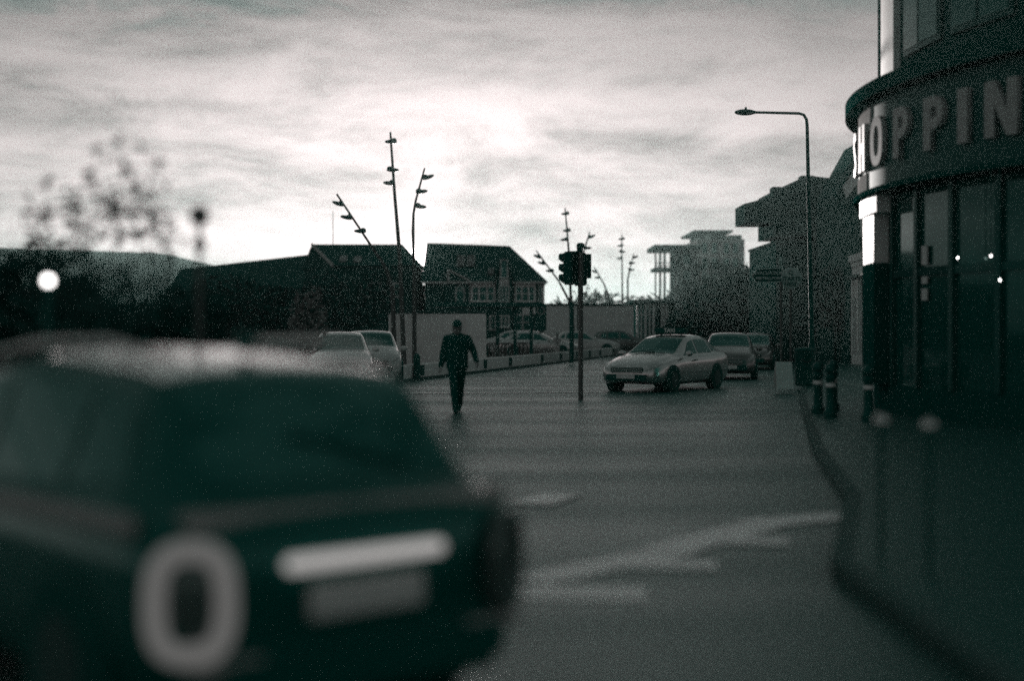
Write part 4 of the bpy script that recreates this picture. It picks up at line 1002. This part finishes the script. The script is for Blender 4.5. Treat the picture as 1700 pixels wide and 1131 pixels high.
for ch, th in (('S', 9.6), ('H', 3.9), ('O', -2.4), ('P', -8.9), ('P', -15.2), ('I', -19.7), ('N', -24.6), ('G', -30.6)):
    me = fill_shape(LET[ch][1], .09); a = R(th)
    nrm = Vector((-math.cos(a), math.sin(a), 0)); rgt = Vector((0, 0, 1)).cross(nrm) ; up = Vector((0, 0, 1))
    c = arc(th, RS + .055, 4.955)
    M_ = Matrix(((rgt.x, up.x, nrm.x, c.x), (rgt.y, up.y, nrm.y, c.y), (rgt.z, up.z, nrm.z, c.z), (0, 0, 0, 1)))
    place_mesh('letter', me, M_, M_LETTER, fas)

# ------------------------------------------------------------------ white shopfront beyond, gabled block, sculpture stand-in
Xw = 14.66; tht = R(4)
ws_ = thing('white_shopfront', (Xw, 59.5, 0.11), 'narrow sunlit white shopfront beyond the curved corner shop', 'shop')
fdir = Vector((math.sin(tht), math.cos(tht), 0)); fn = Vector((-math.cos(tht), math.sin(tht), 0)); O_ = Vector((Xw - .15, 57.2, 0))
def fbox(a0, a1, z0, z1, d0, d1, name, m, par=None):
    c = O_ + fdir * ((a0 + a1) / 2) + fn * ((d0 + d1) / 2); b = MB()
    p = [O_ + fdir * a + fn * d for a, d in ((a0, d0), (a1, d0), (a1, d1), (a0, d1))]
    b.prism([(q.x, q.y) for q in p], z0, z1); return b.build(name, m, par or ws_)
fbox(-.4, 5.2, .11, 4.75, -6, -.25, 'wall', M_RENDER)
fbox(-.4, 5.2, 4.55, 4.85, -.3, .12, 'cornice', M_RENDER); fbox(-.4, 5.2, 4.35, 4.54, -.28, .02, 'fascia', M_HOARD)
fbox(-.4, 5.2, 3.95, 4.34, -.25, -.04, 'sign_board', M_HOARD); fbox(-.4, 5.3, 3.84, 3.94, -.25, .24, 'canopy_rail', M_KERB)
fbox(-.4, 5.2, .11, .50, -.25, -.02, 'plinth', M_RENDER)
for a0, a1 in ((-.4, .05), (1.5, 1.75), (3.5, 3.75), (4.9, 5.2)): fbox(a0, a1, .50, 3.83, -.25, .0, 'pilaster', M_FRAME)
for a0, a1 in ((.06, 1.49), (1.76, 3.49), (3.76, 4.89)):
    fbox(a0, a1, .50, 3.83, -.24, -.20, 'window', M_GLASS)
fbox(.1, 1.3, 2.2, 3.8, -.195, -.10, 'blind', M_RENDER); fbox(3.8, 4.85, 3.0, 3.8, -.195, -.1, 'blind', M_PANELWHITE); fbox(2.5, 2.62, .5, 3.8, -.2, -.08, 'glazing_bar', M_FRAME)

gb = thing('gabled_building', (18.5, 66, 0.11), 'dark gabled building with pale bargeboard left of the curved shop fascia', 'building')
g0 = P(1392, 303, 64); gp = P(1462, 205, 64)
gw = MB(); gw.extrude([(g0.x + .5, 64, .11), (24, 64, .11), (24, 64, 9), (gp.x, 64, gp.z - .3), (g0.x + .5, 64, g0.z - .2)], (0, 7, 0)); gw.build('wall', M_BRICK, gb)
rb = MB(); rb.extrude([g0 + Vector((-.1, -.45, .12)), gp + Vector((0, -.45, .16)), gp + Vector((0, -.45, -.12)), g0 + Vector((-.1, -.45, -.16))], (0, 2.2, 0)); rb.build('roof', M_ROOF, gb)
bb = MB(); bb.extrude([g0 + Vector((.15, -.3, -.20)), gp + Vector((.1, -.3, -.16)), gp + Vector((.35, -.3, -.85)), g0 + Vector((.30, -.3, -.72))], (0, .12, 0)); bb.build('bargeboard', M_PANELWHITE, gb)
for z in (3.0, 5.6): window(gb, (g0.x + 1.5, 64, z), .9, 1.5, 'Y', 1, .07, 2, .08, M_STONE)
fb2 = MB(); 
MB().box((g0.x + 1.35, 63.9, 6.9), (.75, .16, 2.2)).build('hanging_sign', M_HOARD, gb)

Yb = 72.0
db = thing('dark_building', (gx(1350, Yb), Yb + 4, 0.11), 'dark flat-roofed building behind the lamp post', 'building')
zt = gz(404, Yb)
MB().box(((gx(1288, Yb) + gx(1425, Yb)) / 2, Yb + 4, zt / 2 + .05), (gx(1425, Yb) - gx(1288, Yb), 8, zt - .1)).build('wall', M_BRICK, db)
MB().box(((gx(1286, Yb) + gx(1425, Yb)) / 2, Yb + 4, zt + .06), (gx(1425, Yb) - gx(1286, Yb), 8.3, .12)).build('parapet', M_PANEL, db)
for u in (1302, 1330, 1362, 1392):
    for v in (440, 490): window(db, (gx(u, Yb), Yb, gz(v, Yb)), .7, 1.05, 'Y', 1, .06, 2, .07, M_PANEL)
MB().box((gx(1340, Yb), Yb - .1, gz(536, Yb)), (3.6, .2, .35)).build('shop_fascia', M_PANEL, db)
pb = thing('sculpture_stand_in', (gx(1330, Yb), Yb + 2.6, zt + .12), 'big weathered grey panelled box raised on stub piers over the dark roof', 'sculpture')  # plain panelled box standing in for a large sculpture
z0_, z1_ = gz(392, Yb), gz(292, Yb); xa, xb = gx(1284, Yb), gx(1400, Yb)
def facet(pts, dy, name, m): return MB().extrude([P(u, v, Yb) for u, v in pts], (0, dy, 0)).build(name, m, pb)
facet([(1284, 392), (1400, 392), (1400, 298), (1340, 291), (1284, 317)], 4.5, 'stand_in_shell', M_PANEL)
facet([(1236, 370), (1283.6, 370), (1283.6, 326), (1236, 338)], 3.0, 'stand_in_side', M_PANEL)
for u0, u1, v0, v1 in ((1288, 1316, 322, 350), (1318, 1340, 322, 350), (1343, 1370, 312, 345), (1373, 1397, 312, 345), (1288, 1316, 353, 388), (1318, 1340, 353, 388), (1343, 1370, 348, 372), (1373, 1397, 348, 372)):
    a, b = P(u0, v1, Yb), P(u1, v0, Yb)
    MB().box(((a.x + b.x) / 2, Yb - .03, (a.z + b.z) / 2), (b.x - a.x, .05, b.z - a.z)).build('panel', M_PANEL, pb, bevel=.012)
for k in range(5): 
    a = P(1345, 376 + k * 3, Yb); b = P(1396, 376 + k * 3, Yb); MB().box(((a.x + b.x) / 2, Yb - .04, a.z), (b.x - a.x, .08, .05)).build('louvre', M_DKSTEEL, pb)
for u, w_, h_ in ((1300, .5, .28), (1352, .7, .34), (1381, .4, .22)):
    a = P(u, {1300: 313, 1352: 296, 1381: 299}[u], Yb); MB().box((a.x, Yb + 2.0, a.z + h_ / 2 - .02), (w_, .8, h_)).build('vent', M_PANEL, pb, bevel=.03)
for u0, u1 in ((1302, 1332), (1372, 1396)):
    a, b = P(u0, 403, Yb), P(u1, 392, Yb); MB().box(((a.x + b.x) / 2, Yb + 2.2, (zt + .12 + b.z) / 2), (b.x - a.x, 3.4, b.z - zt - .125)).build('pier', M_PANEL, pb)

# ------------------------------------------------------------------ street lamps, signs, bin, board, bollards
def street_lamp(u0, u1, v_top, u_head, Y, label):
    t = thing('street_lamp', (gx(u0, Y), Y, 0.11), label, 'street lamp', 'street lamps on the right pavement')
    b0 = Vector((gx(u0, Y), Y, .11)); z = gz(v_top, Y); xt = gx(u1, Y); xh = gx(u_head, Y)
    MB().tube([b0, (b0.x, Y, 1.2), (b0.x - .003, Y, 1.3), (xt + (b0.x - xt) * .3, Y, z * .7), (xt, Y, z - .35)], [.10, .10, .07, .055, .045], 12).build('pole', M_DKSTEEL, t, smooth=60)
    MB().tube([(xt, Y, z - .35), (xt - .02, Y, z - .16), (xt - .09, Y, z - .04), (xt - .22, Y, z), (xh + .3, Y, z + .03)], [.045, .043, .04, .038, .034], 12).build('arm', M_DKSTEEL, t, smooth=60)
    h = MB(); h.ell((xh + .08, Y, z + .03), (.29, .14, .085), 16, 10); h.ell((xh + .30, Y, z + .03), (.10, .07, .05), 10, 6); h.tube([(xh + .1, Y, z + .08), (xh + .1, Y, z + .17)], .03, 8)
    h.build('lamp_head', M_DKSTEEL, t, smooth=70); return t
street_lamp(1348, 1340, 188, 1232, 38.5, 'tall street lamp with long left arm beside the litter bin')
street_lamp(1334, 1331, 348, 1288, 76.0, 'smaller far street lamp behind the tall one')

Yr = 38.0
es = thing('evacuation_sign', (gx(1297, Yr), Yr, .11), 'left-pointing EVACUATION MEETING POINT sign on a thin post', 'sign')
MB().tube([(gx(1297, Yr), Yr, .11), (gx(1297, Yr), Yr, gz(446, Yr))], .035, 10).build('post', M_GREYSTEEL, es, smooth=60)
o5 = [P(u, v, Yr - .05) for u, v in ((1249, 458), (1255, 468.5), (1298, 467.5), (1298, 445.5), (1256, 447.5))]
bd = MB().extrude(o5, (0, .02, 0)).build('board', M_BLACKPLASTIC, es)
for a, b in zip(o5, o5[1:] + o5[:1]): MB().bar(a + Vector((0, -.004, 0)), b + Vector((0, -.004, 0)), .012, .022, up=(0, 1, 0)).build('border', M_SIGNTXT, bd)
for s_, v in (('EVACUATION', 453.5), ('MEETING POINT', 462)):
    me = text_mesh(s_, .125 if len(s_) < 12 else .098, .002, .0015); c = P(1277, v, Yr - .056)
    place_mesh('lettering', me, Matrix.Translation(c) @ Matrix.Rotation(R(90), 4, 'X'), M_SIGNTXT, bd)
qs = thing('queue_sign', (gx(1313, Yr), Yr + .5, .11), 'round pale STARTS HERE sign on a post beside the evacuation sign', 'sign')
Yr2 = Yr + .5
MB().tube([(gx(1313, Yr2), Yr2, .11), (gx(1313, Yr2), Yr2, gz(446, Yr2))], .035, 10).build('post', M_GREYSTEEL, qs, smooth=60)
c = P(1313, 462, Yr2 - .05)
ds = MB().lathe(c, [(.285, -.012), (.295, -.008), (.295, .008), (.285, .012)], 32, 'Y').build('disc', M_SIGN, qs, smooth=30)
for s_, dz, sz in (('STARTS', -.02, .155), ('HERE', -.165, .155)):
    place_mesh('lettering', text_mesh(s_, sz, .002, .004), Matrix.Translation(c + Vector((0, -.016, dz))) @ Matrix.Rotation(R(90), 4, 'X'), M_DKTXT, ds)
place_mesh('lettering', text_mesh('Q', .16, .002, .003), Matrix.Translation(c + Vector((0, -.016, .145))) @ Matrix.Rotation(R(90), 4, 'X'), M_DKTXT, ds)

Yn = 38.6
lb = thing('litter_bin', (gx(1336, Yn - .6), Yn - .6, .11), 'dark round litter bin with domed lid and smile-shaped slot', 'bin'); Yn -= .6
z1 = gz(571, Yn)
MB().lathe((gx(1336, Yn), Yn, .11), [(.25, 0), (.26, .06), (.255, .08), (.265, z1 - .42), (.27, z1 - .40)], 24).build('drum', M_BLACKPLASTIC, lb, smooth=40)
MB().lathe((gx(1336, Yn), Yn, z1 - .30), [(.265, .0), (.27, .09), (.285, .10), (.285, .15), (.25, .18), (.12, .205)], 24).build('lid', M_BLACKPLASTIC, lb, smooth=40)
for k in range(6):
    a = k * math.pi / 3 + .2; MB().box((gx(1336, Yn) + .235 * math.cos(a), Yn + .235 * math.sin(a), z1 - .255), (.05, .05, .14), rz=a).build('lid_post', M_BLACKPLASTIC, lb)
c = Vector((gx(1336, Yn), Yn - .285, z1 - .42)); MB().tube([c + Vector((.13 * math.cos(R(200 + 14 * i)), .02 * abs(math.cos(R(200 + 14 * i))), .13 * math.sin(R(200 + 14 * i)) + .07)) for i in range(11)], .013, 6).build('handle', M_GREYSTEEL, lb, smooth=60)
Ya = 35.6
ab = thing('pavement_board', (gx(1299, Ya), Ya, .11), 'blank grey A-shaped pavement board beside the litter bin', 'board')
zb = gz(601, Ya)
for s in (-1, 1):
    b = MB(); x0, x1 = gx(1286, Ya), gx(1315, Ya)
    b.extrude([(x0, Ya + s * .22, .12), (x1, Ya + s * .22, .12), (x1 - .02, Ya + s * .03, zb), (x0 + .02, Ya + s * .03, zb)], (0, s * .02, 0)); b.build('panel', M_HOARD, ab, bevel=.006)
MB().tube([(x0 + .04, Ya, zb + .005), (x1 - .04, Ya, zb + .005)], .012, 8).build('hinge', M_GREYSTEEL, ab)

def bollard_mesh(t):
    MB().lathe((0, 0, 0), [(.12, 0), (.12, .10), (.085, .14), (.075, .62), (.10, .66), (.10, .70), (.065, .74)], 18).build('shaft', M_BLACKPLASTIC, t, local=True, smooth=40)
    MB().lathe((0, 0, .52), [(.083, 0), (.085, .01), (.084, .055), (.081, .065)], 18).build('white_band', M_LINE, t, local=True, smooth=40)
    MB().ell((0, 0, .82), (.105, .105, .105), 18, 12).build('ball', M_DKSTEEL, t, local=True, smooth=80)
bg_ = 'ball-topped bollards on the right pavement'
bo = thing('bollard', (gx(1379, 24.2), 24.2, .11), 'black ball-topped bollard, nearest of the three grouped by the litter bin', 'bollard', bg_, local=True); bollard_mesh(bo)
dup(bo, (gx(1358, 25.4), 25.4, .11), 0, 'black ball-topped bollard, leftmost of the three grouped by the litter bin')
dup(bo, (gx(1383, 26.4), 26.4, .11), 0, 'black ball-topped bollard, rearmost of the three grouped by the litter bin')
dup(bo, (gx(1442, 23.2), 23.2, .11), 0, 'black ball-topped bollard standing alone before the corner column')
def steel_post(u, v, Y, label):
    t = thing('steel_post', (gx(u, Y), Y, .11), label, 'post', 'near posts with polished tops'); z = gz(v, Y)
    MB().tube([(gx(u, Y), Y, .11), (gx(u, Y), Y, z - .03)], .016, 12).build('shaft', M_BLACKPLASTIC, t, smooth=60)
    MB().ell((gx(u, Y), Y, z), (.045, .045, .045), 16, 10).build('ball', M_CHROME, t, smooth=80)
steel_post(1463, 700, 9.0, 'slim dark post with blurred bright knob before the shop, nearer the bollards')
steel_post(1543, 708, 8.6, 'slim dark post with blurred bright knob before the shop, farther from the bollards')
# dark stub post at the foot of the grey wall
o = MB().lathe((gx(692, 45), 45, 0.0), [(.11, 0), (.11, .75), (.08, .82), (.02, .86)], 14).build('stub_bollard', M_BLACKPLASTIC, smooth=40); tag(o, 'short dark bollard left of the walking man', 'bollard')

# ------------------------------------------------------------------ left side: trees, near sapling, lamp, round signs
make_tree('tall_shrub', (gx(-10, 12.5), 12.5, 0), 2.4, .65, 'dark tall shrub at the far left edge, behind a grey car', 21, 3500, .05, cat='shrub', clear=.1)
make_tree('tall_shrub', (gx(175, 13), 13, 0), 2.05, .75, 'dark rounded shrub below the thin sapling', 22, 3500, .05, cat='shrub', clear=.1)
make_tree('tall_shrub', (gx(300, 13.5), 13.5, 0), 1.95, .72, 'dark low shrub just above the black car roof', 23, 3500, .05, cat='shrub', clear=.1)
make_tree('broad_tree', (gx(390, 66), 66, .07), 3.3, 2.6, 'dark tree below the long roof', 24)
make_tree('broad_tree', (gx(480, 72), 72, .07), 3.9, 2.4, 'dark tree beside the gabled house front', 25)
make_tree('broad_tree', (gx(590, 84), 84, .07), 4.8, 3.2, 'dark tree in front of the gabled house', 26)
make_tree('broad_tree', (gx(698, 119), 119, .07), 5.9, 2.3, 'dark tree filling the gap between the two houses', 27, 3600)
make_tree('pale_shrub', (gx(512, 30), 30, .07), 2.55, .55, 'pale spindly young tree left of the grey wall', 28, 500, .07, mat('pale_foliage', .22, .7, .3, 2), clear=.35)
make_tree('street_sapling', (gx(168, 9.4), 9.4, 0), 2.7, .72, 'thin blurred sapling left, its top against the sky', 31, 800, .04, M_LEAF2, clear=.55)
make_tree('ivy_tree', (gx(1385, 66), 66, .11), 4.8, 1.5, 'small ivy-clad tree beside the white shopfront', 33, 1800, .12)
make_tree('street_tree', (gx(1245, 86), 86, .11), 5.6, 2.6, 'dark tree over the far end of the car queue', 34)
make_tree('street_tree', (gx(1180, 104), 104, .0), 7.2, 3.0, 'dark tree in front of the far flats', 35)
Yl = 8.6
gl = thing('globe_lamp', (gx(80, Yl), Yl, 0), 'lit lamp seen as a blurred disc at the far left', 'lamp')
MB().tube([(gx(80, Yl), Yl, 0), (gx(80, Yl), Yl, gz(474, Yl))], .03, 10).build('post', M_DKSTEEL, gl, smooth=60)
MB().ell(P(80, 466, Yl), (.032, .032, .032), 14, 10).build('bulb', M_BULB, gl, smooth=80)
Yg = 8.6
rs = thing('round_sign', (gx(331, Yg), Yg, 0), 'blurred slim post with two small round discs against the sky', 'sign')
MB().tube([(gx(331, Yg), Yg, 0), (gx(331, Yg), Yg, gz(340, Yg))], .016, 8).build('post', M_GREYSTEEL, rs, smooth=60)
for v, r in ((358, .06), (406, .042)): MB().lathe(P(331, v, Yg - .03), [(r, -.01), (r, .01)], 20, 'Y').build('disc', M_GREYSTEEL, rs)

# ------------------------------------------------------------------ evening haze
hb = MB().box((0, 0, 13.4), (1804, 1804, 30.0)).build('haze', bpy.data.materials.new('haze_air'))
hm = hb.data.materials[0]; hm.use_nodes = True; hm.node_tree.nodes.clear()
pv_ = hm.node_tree.nodes.new('ShaderNodeVolumePrincipled'); pv_.inputs['Color'].default_value = (0.70, 0.96, 0.92, 1); pv_.inputs['Density'].default_value = 0.00058; pv_.inputs['Anisotropy'].default_value = 0.55
ho_ = hm.node_tree.nodes.new('ShaderNodeOutputMaterial'); hm.node_tree.links.new(pv_.outputs[0], ho_.inputs['Volume'])
tag(hb, 'thin evening haze over the street', 'haze', kind='stuff')
